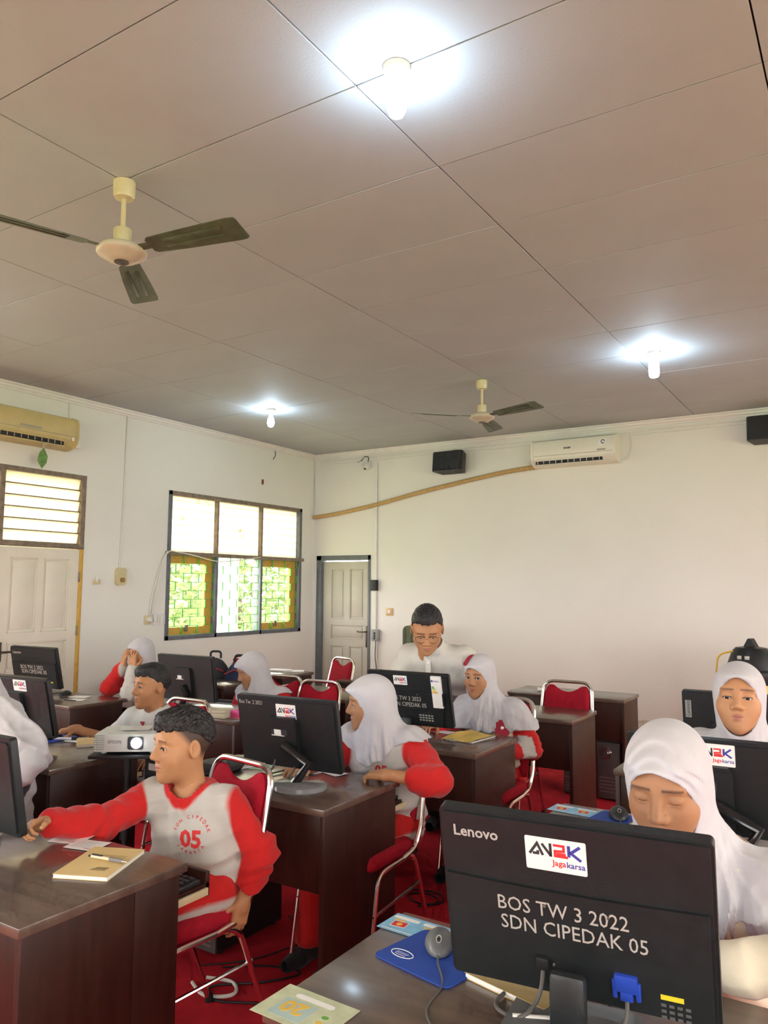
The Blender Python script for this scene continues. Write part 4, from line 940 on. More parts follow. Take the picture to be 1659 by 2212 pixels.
    # veil
    if veil:
        hem = veil['hem']; vo = veil.get('off',.026); sd = veil.get('seed',11); oa,ob,oz = veil.get('open',(.0600,.0915,-.0285)); bs = veil.get('brim',1.0)
        def vf(P):
            q = fr.loc(P); d = smin(ell(q,(0,-.014,.028),(.084,.106,.095)),ell(q,(0,-.002,-.030),(.0735,.072,.097)),.03)
            d = smin(d,ell(q,(0,.044,.066),(.056*bs,.050+.010*bs,.022)),.028)*fr.s
            nb = fr.wor(V3(0,-.045,-.06)); c = smin(torso_sdf(P,J,vo,s),cap(P,nb,J['neck']+V3(0,0,-.03),.072*s,.090*s),.06)
            c = smin(c,cap(P,fr.wor(V3(0,.022,-.10)),J['chest']+J['f']*.07,.054*s,.070*s),.05)
            for k in 'RL':
                e = J['s'+k]+(J['e'+k]-J['s'+k])*veil.get('arm',.75); c = smin(c,cap(P,J['s'+k],e,.062*s+vo*.6,.060*s+vo*veil.get('flare',.9)),.05)
            p2 = P-J['neck']; th = np.arctan2(p2@J['f'],p2@J['r']); low = np.clip(-(P[:,2]-fr.c[2]+.07)/.20,0,1)
            fo_ = veil.get('fold',.010)*1.7; rs = np.random.RandomState(sd); wv = 0
            for kk in (5,8,13):
                sn = np.sin(th*kk+rs.uniform(0,6)+P[:,2]*rs.uniform(-16,16)+.8*np.sin(P[:,2]*rs.uniform(10,20)+rs.uniform(0,6))); wv = wv+((1-np.abs(sn))**1.6-.3)*(6/kk)**.5
            c = c-low*fo_*wv-waves(P,.009,30,sd,4)*(.25+low)
            d = smin(d,c,veil.get('k',.055)); 
            ft = p2@J['f']; lt = p2@J['r']
            d = smax(d,hem(lt,ft)-P[:,2]+.006*np.sin(th*9+sd),.006)
            zz = q[:,2]-oz; o2 = (np.sqrt((q[:,0]/(oa*(1-.10*np.clip(zz/ob,-1,1)**2)))**2+(zz/ob)**2)-1)*oa
            if veil.get('ridge'): d = d-.0022*np.sin(o2*2*PI/.0125)*np.clip((q[:,2]-.0)/.03,0,1)*np.clip((q[:,1]-0)/.03,0,1)*((o2 > 0)&(o2 < .062))
            return smax(d,-np.maximum(o2,.004-q[:,1])*fr.s,.005)
        zl = min(J['neck'][2],fr.c[2])-.02; hz = veil.get('bottom',.60)
        lo2 = np.minimum(np.minimum(J['sL'],J['sR'])-.19,fr.c-.2); hi2 = np.maximum(np.maximum(J['sL'],J['sR'])+.19,fr.c+.17)
        for k in 'RL': e = J['s'+k]+(J['e'+k]-J['s'+k])*veil.get('arm',.75); lo2 = np.minimum(lo2,e-.12); hi2 = np.maximum(hi2,e+.12)
        lo2[2] = hz; V,F = nets(vf,lo2,hi2,veil.get('h',h*.85),0 if veil.get('ridge') else 1); vo_ = mesh_obj('veil',[(V,F,np.repeat(veil.get('col',VEIL)[None],len(V),0))],M_veil,t)
    if hair:
        hl = hair['line']; hn = hair.get('noise',.004); vol = hair.get('vol',0)
        def hf(P):
            q = fr.loc(P); d = ell(q,(0,-.016,.034),(.0795,.1005,.0865)); d = smin(d,ell(q,(0,.022,.085),(.058,.068,.026+vol)),.03)
            th = np.arctan2(q[:,0],q[:,1]+.02)
            d = d+waves(q*V3(1,.35,1),hn,95,21,5)+hn*.35*np.sin(q[:,0]*520+6*np.sin(q[:,1]*40)+q[:,2]*60)
            y = q[:,1]; zl_ = np.interp(y,[p[0] for p in hl],[p[1] for p in hl])+.004*np.sin(q[:,0]*210)+.003*np.sin(q[:,0]*470+1)
            return smax(d,(zl_-q[:,2]),.006)*hs
        V,F = nets(hf,c-.17*hs,c+.17*hs,hair.get('h',.004),0); mesh_obj('hair',[(V,F)],M_hair,t)
    t['_'] = 0; del t['_']
    return dict(root=t,fr=fr,B=B,J=J,shirt=shirt,body=body,veil=vo_ if veil else None)
def decal(pd, tgt, body, size, px, m, th=.0008, name='lettering', mesh=None, bold=.0004):
    """flat print pressed onto a garment: found where the line from the camera through pixel px meets the cloth"""
    from mathutils.bvhtree import BVHTree
    me = tgt.data; bv = BVHTree.FromPolygons([v.co for v in me.vertices],[p.vertices for p in me.polygons]); B = Vector(pd['B'])
    d = (cr*((px[0]-829.5)/F_PX)-cu*((px[1]-1106)/F_PX)+cf).normalized(); o = Vector((0,0,CAMZ))-B; hit = bv.ray_cast(o,d)
    if hit[0] is None: print('decal missed',body,px); return
    n = hit[1]; n = Vector((n.x,n.y,n.z*.4)).normalized(); x = Vector((-n.y,n.x,0)).normalized(); y = n.cross(x)
    if mesh is None: mesh = text_mesh(body,size,0,'CENTER',bold)
    bm = bmesh.new(); bm.from_mesh(mesh); bmesh.ops.triangulate(bm,faces=bm.faces); bmesh.ops.subdivide_edges(bm,edges=[e for e in bm.edges if e.calc_length() > .006],cuts=2)
    for v in bm.verts:
        p = hit[0]+x*v.co.x+y*(v.co.y-size*.35)+n*.08; r = bv.ray_cast(p,-n,.2); v.co = (r[0]+r[1]*th) if r[0] is not None else p-n*.08
    bm.to_mesh(mesh); bm.free(); mesh.materials.clear(); mesh.materials.append(m); ob = bpy.data.objects.new(name,mesh); COL.objects.link(ob); ob.parent = pd['root']; return ob
# ------------------------------------------------------------------ the eleven people
def hemf(z0, drop, wdt, back=None, side=0): return lambda l,f: z0+side*np.clip((np.abs(l)-.06)/.09,0,1.3)-drop*np.exp(-(l/wdt)**2)*np.clip(f/.08,0,1)+(0 if back is None else (back-z0)*np.clip(-f/.06,0,1))
BOYLINE = [(-.12,-.02),(-.07,.004),(-.03,.040),(.01,.056),(.045,.056),(.075,.058),(.12,.058)]
# 1 boy in front
J = seated(-2.055,2.06,-102,.52,.03,.40,1.0,.155)
J['s'] = .93; J['neck'] = V3(-2.085,2.045,.855); J['chest'] = V3(-2.075,2.05,.72)
J['sR'] = V3(-2.235,1.985,.815); J['sL'] = V3(-1.955,2.085,.812)
J['eR'] = V3(-2.255,1.775,.765); J['wR'] = V3(-2.275,1.60,.815); J['eL'] = V3(-1.875,2.17,.645); J['wL'] = V3(-1.865,2.075,.505)
boy = person('boy in a red and white shirt numbered 05 reaching to the left monitor',(-2.06,2.06),J,dict(c=(-2.105,2.005,1.012),f=(-.32,-.94,-.06),s=1.06),
  dict(body=WHITE,sleeve=RED,collar=RED,trousers=RED,stripe=WHITE,nr=.076,nd=.085,nt=.015,seam=-.018,hem=.54,off=.016,seed=4,baggy=True),
  hair=dict(line=BOYLINE,vol=.012,h=.003,noise=.006,stub=lambda q: np.clip((q[:,2]-np.interp(q[:,1],[-.12,-.05,-.01,.02,.05],[-.09,-.06,-.028,.012,.05]))/.035,0,1)*(q[:,1] < .052)*((np.abs(q[:,0]) > .045)|(q[:,1] < -.03))*(np.abs(q[:,0]) < .0765)*.9),
  hands=dict(R=dict(d=(.02,-1,.05),u=(-.6,0,.8),curl=(.9,1.1,.7),h=.0028),L=dict(d=(-.05,-.25,-1),u=(.95,-.2,.1),curl=(.25,.55,.4),h=.0028)),h=.0052,hh=.0024,eyes=(.85,(-.05,.98,-.12)))
decal(boy,boy['shirt'],'05',.078,(412,1812),M_inkred,bold=.0028)
def arc_mesh(words, r, size):
    bm = bmesh.new()
    for body,a0,a1,flip in words:
        for i,ch in enumerate(body):
            if ch == ' ': continue
            a = R_(a0+(a1-a0)*i/max(1,len(body)-1)); m_ = text_mesh(ch,size,0,'CENTER',.0002); rot = a-PI/2 if not flip else a+PI/2
            m_.transform(Matrix.Translation((r*math.cos(a),r*math.sin(a),0)) @ Matrix.Rotation(rot,4,'Z')); bm.from_mesh(m_); bpy.data.meshes.remove(m_)
    me = bpy.data.meshes.new('lettering'); bm.to_mesh(me); bm.free(); return me
decal(boy,boy['shirt'],'ring',0,(412,1808),M_inkred,mesh=arc_mesh([('SDN CIPEDAK',160,20,False),('JAKARTA',215,325,True)],.058,.016))
# 2 girl in the 05 shirt
J = seated(-1.93,3.12,-100,.50,.05,.40,1.0,.155); J['neck'] = V3(-1.93,3.075,.905); J['chest'] = V3(-1.93,3.09,.77); J['sL'] = V3(-1.775,3.085,.865); J['sR'] = V3(-2.085,3.05,.865)
J['eL'] = V3(-1.605,2.985,.75); J['wL'] = V3(-1.775,2.845,.785); J['eR'] = V3(-2.20,2.99,.73); J['wR'] = V3(-2.17,2.80,.785)
g05 = person('veiled girl in a shirt numbered 05 turning her head to the left',(-1.93,3.12),J,dict(c=(-1.985,3.035,1.045),f=(-.70,-.70,-.12),s=1.03),
  dict(body=WHITE,sleeve=RED,trousers=RED,stripe=WHITE,hem=.46,off=.018,seed=8,baggy=True,fore={'L':.42,'R':.9}),
  veil=dict(hem=hemf(.845,.065,.09,.84,.045),bottom=.70,arm=.35,seed=3,fold=.008,h=.0048,k=.065),
  hands=dict(L=dict(d=(-.98,-.16,-.05),u=(0,-.1,1),curl=(.55,.75,.4),h=.0028),R=dict(d=(-.1,-1,0),u=(0,0,1))),skin=SKIN*V3(.86,.84,.84),h=.006,hh=.0028,eyes=(.35,(0,.9,-.5)))
decal(g05,g05['shirt'],'05',.060,(823,1664),M_inkred,bold=.002)
# 3 girl with the flower
J = seated(-1.93,4.33,-92,.49,.08,.40,1.0,.155); J['neck'] = V3(-1.955,4.275,.885); J['chest'] = V3(-1.94,4.29,.76); J['sL'] = V3(-1.79,4.29,.845); J['sR'] = V3(-2.11,4.27,.845)
J['eL'] = V3(-1.70,4.29,.66); J['wL'] = V3(-1.795,4.13,.655); J['eR'] = V3(-2.18,4.16,.74); J['wR'] = V3(-2.20,4.02,.785)
fl = person('veiled girl with a red flower brooch looking past the monitor',(-1.93,4.33),J,dict(c=(-2.0,4.235,1.055),f=(-.06,-.98,-.12),s=1.03),
  dict(body=CREAM,sleeve=RED,trousers=RED,hem=.46,off=.018,seed=12,cuff=(WHITE,'L',.1,.55)),
  veil=dict(hem=hemf(.765,.02,.2,.77),bottom=.66,arm=.72,seed=6,fold=.009,h=.0055,k=.06,flare=1.0),
  hands=dict(L=dict(d=(-.1,-.8,-.6),u=(.5,-.5,.6),h=.0032),R=dict(d=(.1,-1,0),u=(0,0,1),h=.0035)),skin=SKIN*V3(.92,.9,.9),h=.007,hh=.003,eyes=(1.0,(-.25,.95,.05)),smile=.6)
# 4 man leaning over the desk
s_ = 1.18
J = dict(hip=V3(-2.40,4.62,.90),chest=V3(-2.34,4.37,1.06),neck=V3(-2.305,4.235,1.195),f=V3(.1,-.99,0),r=V3(-.99,-.1,0),s=s_)
J['sR'] = V3(-2.505,4.27,1.145); J['sL'] = V3(-2.115,4.30,1.145); J['eR'] = V3(-2.60,4.22,.93); J['wR'] = V3(-2.55,4.07,.80); J['eL'] = V3(-2.06,4.40,.98); J['wL'] = V3(-2.14,4.25,.80)
for k,sg in (('R',-1),('L',1)): J['h'+k] = V3(-2.40+.09*sg,4.62,.90); J['k'+k] = V3(-2.40+.11*sg,4.60,.48); J['a'+k] = V3(-2.40+.11*sg,4.66,.08)
man = person('man in a white shirt and glasses leaning over the desk',(-2.40,4.62),J,dict(c=(-2.285,4.115,1.325),f=(.40,-.75,-.52),s=1.19),
  dict(body=V3(.60,.57,.49),trousers=V3(.03,.03,.035),nr=.052,nd=.05,nt=.035,hem=.86,off=.018,seed=15,fore={'L':.15,'R':.15},wide=1.15),
  hair=dict(line=[(-.12,-.06),(-.05,-.03),(-.01,-.005),(.02,.04),(.045,.066),(.07,.076),(.12,.078)],vol=.022,h=.0035,noise=.003),
  hands=dict(L=dict(d=(0,-1,-.1),u=(0,0,1),curl=(.1,.15,.1),s=1.05,h=.0035),R=dict(d=(0,-1,-.1),u=(0,0,1),curl=(.1,.15,.1),s=1.05,h=.0035)),skin=SKIN*V3(.92,.88,.86),h=.009,hh=.003,eyes=(.4,(0,.85,-.5)),smile=.3)
fr = man['fr']; M_wire = mat('glasses_wire',(.14,.08,.045),.3,.5)
Jm = man['J']; axm = Vector(nrm(fr.c-Jm['neck'])); rot = axm.to_track_quat('Z','Y').to_matrix().to_4x4(); M_ms = mat('shirt_cream',(.60,.57,.49),.9,var=.05,bump=.2,bscale=300)
MB().lathe([(.074,.020),(.071,.060),(.068,.062),(.066,.058),(.068,.020)],28,Matrix.Translation(Vector(Jm['neck']))@rot).build('shirt_collar', M_ms, man['root'])
def placket(M):
    MB().box((-.016,-.20,.0005),(.016,.03,.004),.0015,M).build('button_placket', M_ms, man['root'])
    for k in range(3): MB().lathe([(.006,.004),(.006,.006),(.002,.0065)],10,M@Matrix.Translation((0,-.02-.07*k,0))).build('button', M_paper, man['root'])
MAN_PLACKET = placket
for sx in (-1,1):
    q = [(sx*.031+.0235*math.cos(a)*1.05,.094-.10*abs(math.cos(a))*.05,-.002+.0205*math.sin(a)) for a in [2*PI*k/24 for k in range(24)]]
    MB().tube([tuple(fr.wor(V3(*p))) for p in q],.0019,6,closed=True).build('glasses_rim', M_wire, man['root'])
    MB().tube([tuple(fr.wor(V3(*p))) for p in ((sx*.055,.088,.004),(sx*.074,.06,.008),(sx*.083,.0,.008))],.0013,6).build('glasses_temple', M_wire, man['root'])
MB().tube([tuple(fr.wor(V3(*p))) for p in ((-.008,.097,.002),(0,.100,.005),(.008,.097,.002))],.0013,6).build('glasses_bridge', M_wire, man['root'])
# 5 girl behind the front monitor
J = seated(-.44,2.14,-92,.50,.10,.42,1.06,.16); J['neck'] = V3(-.39,2.02,.945); J['chest'] = V3(-.41,2.06,.79); J['sL'] = V3(-.215,2.02,.89); J['sR'] = V3(-.565,2.0,.895)
J['eL'] = V3(-.105,1.91,.80); J['wL'] = V3(-.30,1.80,.795); J['eR'] = V3(-.66,1.92,.78); J['wR'] = V3(-.60,1.74,.80)
frg = person('veiled girl with a ribbed white headband looking down behind the front monitor',(-.44,2.14),J,dict(c=(-.425,1.905,1.128),f=(-.02,-.92,-.27),s=1.12),
  dict(body=CREAM,sleeve=RED,trousers=RED,hem=.46,off=.020,seed=22,baggy=True,cuff=(CREAM,'RL',.18,1.2)),
  veil=dict(hem=hemf(.745,.03,.16,.76),bottom=.64,arm=.40,seed=14,fold=.0055,h=.0040,k=.065,ridge=True,open=(.0625,.0985,-.0285)),
  hands=dict(L=dict(d=(-.9,-.4,-.05),u=(0,0,1),h=.0028),R=dict(d=(.2,-1,0),u=(0,0,1),h=.0032)),skin=SKIN*V3(.80,.78,.78),h=.0052,hh=.0022,eyes=(.06,(0,.8,-.6)))
# 6 girl on the right glancing down
J = seated(-.45,3.36,-88,.50,.03,.46,1.04,.165); J['neck'] = V3(-.45,3.31,.985); J['chest'] = V3(-.45,3.33,.83); J['sL'] = V3(-.285,3.32,.935); J['sR'] = V3(-.62,3.32,.935)
srg = person('veiled girl in white on the right with her chin raised',(-.45,3.36),J,dict(c=(-.455,3.255,1.163),f=(.07,-.99,.10),s=1.12),
  dict(body=WHITE,trousers=RED,hem=.46,off=.018,seed=31),
  veil=dict(hem=hemf(.86,.05,.12,.87),bottom=.74,arm=.3,seed=17,fold=.005,h=.005,k=.05,open=(.0620,.0945,-.0285)),
  hands=dict(L=dict(d=(0,-1,0),u=(0,0,1),h=.0055),R=dict(d=(0,-1,0),u=(0,0,1),h=.0055)),h=.007,hh=.0026,eyes=(.42,(.05,.95,-.22)))
# 7 girl behind her, cut by the frame
J = seated(-.33,4.52,-90,.50,.04,.42,1.0,.155)
person('veiled girl mostly cut off by the right frame edge',(-.33,4.52),J,dict(c=(-.33,4.42,1.12),f=(.05,-.99,-.05),s=1.03),dict(body=WHITE,trousers=RED,hem=.46,off=.018,seed=33),
  veil=dict(hem=hemf(.84,.05,.12,.85),bottom=.72,arm=.3,seed=18,h=.007),hands=dict(L=dict(d=(0,-1,0),u=(0,0,1),h=.007),R=dict(d=(0,-1,0),u=(0,0,1),h=.007)),h=.010,hh=.004,eyes=(.5,(0,1,0)))
# 8 boy with the tie
J = seated(-3.33,3.03,-100,.48,.05,.40,.96,.155); J['neck'] = V3(-3.32,2.975,.885); J['chest'] = V3(-3.325,2.99,.76); J['sR'] = V3(-3.475,2.95,.845); J['sL'] = V3(-3.165,3.0,.845)
J['eR'] = V3(-3.60,2.90,.72); J['wR'] = V3(-3.70,2.745,.795); J['eL'] = V3(-3.10,2.98,.62); J['wL'] = V3(-3.17,2.83,.68)
tie = person('boy in a white shirt with a red tie behind the projector',(-3.33,3.03),J,dict(c=(-3.325,2.93,1.035),f=(-.22,-.97,-.04),s=1.0),
  dict(body=V3(.60,.59,.565),trousers=MAROON,nr=.056,nd=.04,nt=.0,hem=.50,off=.016,seed=41,fore={'L':.1,'R':.12}),
  hair=dict(line=[(-.12,-.05),(-.05,-.02),(-.01,.01),(.02,.045),(.05,.056),(.08,.060),(.12,.06)],vol=.004,h=.0035,noise=.0025),
  hands=dict(R=dict(d=(-.55,-.83,-.12),u=(.1,.1,1),curl=(.3,.3,.2),h=.003),L=dict(d=(0,-1,0),u=(0,0,1),h=.0055)),skin=SKIN*V3(.86,.80,.78),h=.007,hh=.003,eyes=(.75,(-.1,.97,-.2)))
fr = tie['fr']; Jt = tie['J']; nk = Jt['neck']+Jt['f']*.085
def loc2(p): return tuple(p)
MB().prism([(-.016,0),(.016,0),(.011,-.03),(.026,-.14),(0,-.17),(-.026,-.14),(-.011,-.03)],0,.008,Matrix.Translation(Vector(nk+V3(0,0,-.035)))@Matrix.Rotation(R_(-100+90),4,'Z')@Matrix.Rotation(R_(97),4,'X')).build('tie', mat('tie_red',(.34,.012,.02),.7), tie['root'])
# 9 girl hiding her face
J = seated(-4.76,4.24,-84,.49,.10,.40,.97,.15); J['neck'] = V3(-4.75,4.16,.88); J['chest'] = V3(-4.755,4.19,.76); J['sR'] = V3(-4.90,4.14,.84); J['sL'] = V3(-4.60,4.17,.84)
J['eR'] = V3(-4.97,3.96,.79); J['wR'] = V3(-4.845,3.985,.965); J['eL'] = V3(-4.70,3.93,.78); J['wL'] = V3(-4.705,3.965,.955)
person('veiled girl holding both hands to her face',(-4.76,4.24),J,dict(c=(-4.765,4.085,1.055),f=(-.02,-.98,-.18),s=.98),dict(body=WHITE,sleeve=RED,trousers=RED,hem=.46,off=.017,seed=51),
  veil=dict(hem=hemf(.82,.09,.12,.83,.04),bottom=.68,arm=.12,seed=21,h=.006),hands=dict(R=dict(d=(.25,.05,.97),u=(-.25,-.9,.1),curl=(.12,.25,.2),h=.003),L=dict(d=(-.2,.08,.97),u=(.25,-.9,.1),curl=(.12,.25,.2),h=.003)),h=.009,hh=.0035,eyes=(.5,(0,1,-.1)))
# 10 girl bent over her desk
J = seated(-3.60,4.22,-98,.49,.10,.38,.97,.155); J['neck'] = V3(-3.585,4.14,.845); J['chest'] = V3(-3.595,4.17,.73); J['sL'] = V3(-3.43,4.16,.815); J['sR'] = V3(-3.735,4.12,.815)
person('veiled girl with red sleeves bent over writing at her desk',(-3.60,4.22),J,dict(c=(-3.64,4.08,1.0),f=(-.45,-.82,-.38),s=1.0),dict(body=WHITE,sleeve=RED,trousers=RED,hem=.46,off=.018,seed=61),
  veil=dict(hem=hemf(.775,.04,.10,.78,.06),bottom=.66,arm=.12,seed=23,h=.006),hands=dict(L=dict(d=(-.3,-.9,0),u=(0,0,1),h=.0055),R=dict(d=(.1,-1,0),u=(0,0,1),h=.0055)),skin=SKIN*V3(.84,.82,.82),h=.009,hh=.003,eyes=(.25,(0,.85,-.5)))
# 11 white robed figure at the left edge
J = dict(hip=V3(-3.29,2.02,.70),chest=V3(-3.32,2.0,.925),neck=V3(-3.33,1.99,1.06),f=V3(0,-1,0),r=V3(-1,0,0),s=1.06)
J['sR'] = V3(-3.49,1.98,1.0); J['sL'] = V3(-3.17,1.99,1.005); J['eL'] = V3(-2.95,1.97,.865); J['wL'] = V3(-3.04,1.88,.72); J['eR'] = V3(-3.55,1.97,.83); J['wR'] = V3(-3.52,1.80,.78)
for k,sg in (('R',-1),('L',1)): J['h'+k] = V3(-3.26+.08*sg,2.02,.74); J['k'+k] = V3(-3.26+.09*sg,2.0,.44); J['a'+k] = V3(-3.26+.09*sg,2.04,.08)
person('white robed pupil standing at the left frame edge',(-3.26,2.02),J,dict(c=(-3.40,1.95,1.23),f=(-.3,-.95,-.1),s=1.05),dict(body=V3(.56,.55,.555),trousers=V3(.03,.03,.05),hem=.50,off=.030,seed=71,long=True,baggy=True,name='robe',wr=.8),
  veil=dict(hem=lambda l,f: .84+.1*l,bottom=.70,arm=.9,seed=27,h=.006,fold=.008,flare=1.2),hands=dict(L=dict(d=(-.1,-.3,-1),u=(1,0,0),h=.0055),R=dict(d=(0,-1,0),u=(0,0,1),h=.0055)),h=.009,hh=.004,eyes=(.6,(0,1,0)))
# ------------------------------------------------------------------ small things
def flat(name, pts, z, th, m, label, cat, bend=None):
    o = MB().prism(pts, z, z+th).build(name, m, None, smooth=0); return tag(o,label,cat)
def quad(cx, cy, w, d, rz): c,s = math.cos(R_(rz)),math.sin(R_(rz)); return [(cx+c*x-s*y, cy+s*x+c*y) for x,y in ((-w/2,-d/2),(w/2,-d/2),(w/2,d/2),(-w/2,d/2))]
def lines(parent, x0, y0, w, n, dy, m, M, hgt=.003, jit=.25):
    rnd = random.Random(n*7+int(w*1e4)); mb = MB()
    for k in range(n): mb.add([(x0,y0-dy*k,0),(x0+w*(1-jit*rnd.random()),y0-dy*k,0),(x0+w*(1-jit*.5),y0-dy*k+hgt,0),(x0,y0-dy*k+hgt,0)],[(0,1,2,3)],M)
    return mb.build('printed_lines', m, parent, smooth=0)
def sheet(cx, cy, w, d, rz, label, m=M_paper, z=ZT+.0006, th=.0006, name='paper_sheet', cat='paper', curl=0, n=8):
    t = empty(name,(cx,cy,z),R_(rz),label,cat); V = []; F = []
    for i in range(n+1):
        for j in range(n+1):
            u,v = i/n-.5,j/n-.5; zz = curl*(max(0,abs(u)*2-.55)**2+.6*max(0,v*2-.6)**2)*(1 if u*v > 0 else .3)
            V.append((u*w,v*d,zz+th)); 
    for i in range(n):
        for j in range(n): a = i*(n+1)+j; F.append((a,a+n+1,a+n+2,a+1))
    k = len(V); V2 = V+[(x,y,q-th) for x,y,q in V]; F2 = F+[tuple(reversed([i+k for i in f])) for f in F]
    rim = [i*(n+1) for i in range(n+1)]+[n*(n+1)+j for j in range(1,n+1)]+[i*(n+1)+n for i in range(n-1,-1,-1)]+[j for j in range(n-1,0,-1)]
    F2 += [(rim[i],rim[(i+1)%len(rim)],rim[(i+1)%len(rim)]+k,rim[i]+k) for i in range(len(rim))]
    MB().add(V2,F2).build('sheet', m, t, smooth=40); return t
def book(cx, cy, w, d, rz, th, m, label, name='exercise_book', z=ZT+.0006):
    t = empty(name,(cx,cy,z),R_(rz),label,'book')
    MB().box((-w/2+.002,-d/2+.002,.001),(w/2-.002,d/2-.002,th-.001)).build('pages', M_paper, t, smooth=0)
    MB().box((-w/2,-d/2,0),(w/2,d/2,.001)).build('back_cover', m, t, smooth=0); MB().box((-w/2,-d/2,th-.001),(w/2,d/2,th),.0003).build('front_cover', m, t, smooth=0)
    return t
def mouse(x, y, rz, label, m, cable=True):
    t = empty('computer_mouse',(x,y,ZT+.0046),R_(rz),label,'mouse')
    f = lambda P: smax(smin(ell(P,(0,0,.004),(.031,.058,.032)),ell(P,(0,-.012,.004),(.033,.040,.030)),.01),-P[:,2]+.0005,.003)
    V,F = nets(f,(-.04,-.066,-.004),(.04,.066,.042),.0035,1); me = mesh_obj('shell',[(V,F)],m,t)
    MB().tube([(0,.030+.013*math.cos(a/12*2*PI),.0315+.006*math.cos(a/12*2*PI)*-.8+.0) if False else (.0055*math.sin(a/12*2*PI),.028+.011*math.cos(a/12*2*PI),.0305-.004*math.cos(a/12*2*PI)) for a in range(12)],.0013,6,closed=True).build('wheel_ring', M_silver, t)
    MB().lathe([(.001,-.003),(.009,-.003),(.009,.003),(.001,.003)],14,TR((0,.028,.024),0,0,R_(90))).build('scroll_wheel', M_rubber, t)
    if cable: MB().tube(fillet([(0,.055,.008),(0,.08,.004),*cable],.05,8),.0022,6).build('cable', M_cable, t)
    return t
def pad(x, y, w, d, rz, label, logo=None):
    t = empty('mouse_pad',(x,y,ZT+.0006),R_(rz),label,'mouse pad'); MB().prism(rrect(-w/2,-d/2,w/2,d/2,.018),0,.003).build('mat', M_blue, t)
    if logo:
        q = [(logo[0]+.030*math.cos(a/20*2*PI),logo[1]+.016*math.sin(a/20*2*PI),.0035) for a in range(20)]; MB().tube(q,.0009,5,closed=True).build('oval_mark', M_paper, t)
        strokes([[(logo[0]-.018+.007*k,logo[1]-.002),(logo[0]-.014+.007*k,logo[1]+.006)] for k in range(5)]+[[(logo[0]-.016,logo[1]-.007),(logo[0]+.014,logo[1]-.007)]],.0016,Matrix.Translation((0,0,.0031))).build('logo_marks', M_paper, t, smooth=0)
    return t
M_card = mat('card_blue',(.22,.50,.72),.5,var=.15,vscale=25); M_amber = mat('amber_print',(.75,.48,.08),.6); M_pale = mat('pale_green_card',(.55,.58,.38),.5,var=.12,vscale=30); M_teal = mat('teal_print',(.42,.55,.52),.6)
def bluecard(x, y, rz, label):
    t = empty('picture_card',(x,y,ZT+.0006),R_(rz),label,'card'); MB().box((-.085,-.047,0),(.085,.047,.0006)).build('card', M_card, t, smooth=0)
    for k,xx in enumerate((-.045,.04)):
        MB().prism(rrect(xx-.036,.022,xx+.036,.036,.003,2),.0006,.0009).build('title_band', M_paper, t, smooth=0)
        MB().prism(quad(xx,-.006,.040,.030,8),.0006,.0009).build('photo_print', M_paper, t, smooth=0); MB().prism(quad(xx,-.006,.036,.026,8),.0009,.0011).build('photo_print', M_inkred, t, smooth=0)
        MB().prism([(xx+.008*math.cos(a),-.006+.008*math.sin(a)) for a in [k_*PI/6 for k_ in range(12)]],.0011,.0013).build('photo_face', M_amber, t, smooth=0); MB().prism(quad(xx-.012,.014,.03,.007,4),.0006,.0009).build('ribbon_print', M_amber, t, smooth=0)
    lines(t,-.075,-.041,.11,1,.01,M_paper,Matrix.Translation((0,0,.0008)),.004)
# front desk
bluecard(-.975,1.705,-3,'light blue picture card at the corner of the front desk')
pad(-.865,1.600,.215,.185,-12,'blue mouse pad with a white oval mark on the front desk',(-.06,-.045))
mouse(-.876,1.638,205,'grey mouse on the blue pad of the front desk',mat('grey_mouse',(.11,.115,.115),.4),[(-.02,.16,-.003),(.02,.26,-.003),(-.03,.38,-.003),(.0,.50,-.003)])
t = empty('note_card',(-.975,1.27,ZT+.0006),R_(-2),'pale green card printed with 20, lying at the near desk corner','card'); MB().box((-.09,-.06,0),(.09,.06,.0006)).build('card', M_pale, t, smooth=0)
MB().box((-.06,-.045,.0006),(.02,.02,.0008)).build('print_block', M_teal, t, smooth=0); text('20',.055,M_amber,t,Matrix.Translation((.005,.012,.0009))@Matrix.Rotation(PI,4,'Z'),bold=.002)
MB().prism(rrect(-.05,.028,.045,.042,.006,3),.0006,.0008).build('title_band', M_paper, t, smooth=0)
for k in range(3): MB().prism([(.05+.008*math.cos(a)+.0*k,-.04+.02*k+.006*math.sin(a)) for a in [q*PI/6 for q in range(12)]],.0006,.0009).build('printed_dot', [M_inkblue,M_amber,mat('green_print',(.15,.40,.08),.6)][k], t, smooth=0)
b = book(-.665,1.565,.20,.075,-14,.012,M_manila,'manila booklet in a clear sleeve under the front monitor'); MB().box((-.101,-.0385,.0122),(.101,.0385,.0126)).build('clear_sleeve', glass_mat('clear_film',(.97,.97,.95),.12), b, smooth=0)
t = empty('marker_pen',(-.575,1.475,ZT+.008),R_(25),'white capped marker beside the front monitor stand','pen'); MB().tube([(-.05,0,0),(.03,0,0)],.0075,12).build('barrel', M_white, t); MB().tube([(.03,0,0),(.06,0,0),(.065,0,0)],[.0078,.0078,.005],12).build('cap', M_black2, t)
sheet(-.90,1.235,.05,.03,20,'torn white paper scrap at the near desk edge',curl=.006)
# second right desk
bluecard(-.985,2.895,-4,'light blue picture card at the corner of the second right desk'); pad(-.80,2.86,.20,.16,-8,'blue mouse pad on the second right desk'); mouse(-.815,2.885,200,'black mouse on the second right desk',M_black,[(.02,.14,-.003),(.0,.22,-.003)])
sheet(-.17,2.86,.10,.16,12,'pale paper beside the covered monitor of the second right desk')
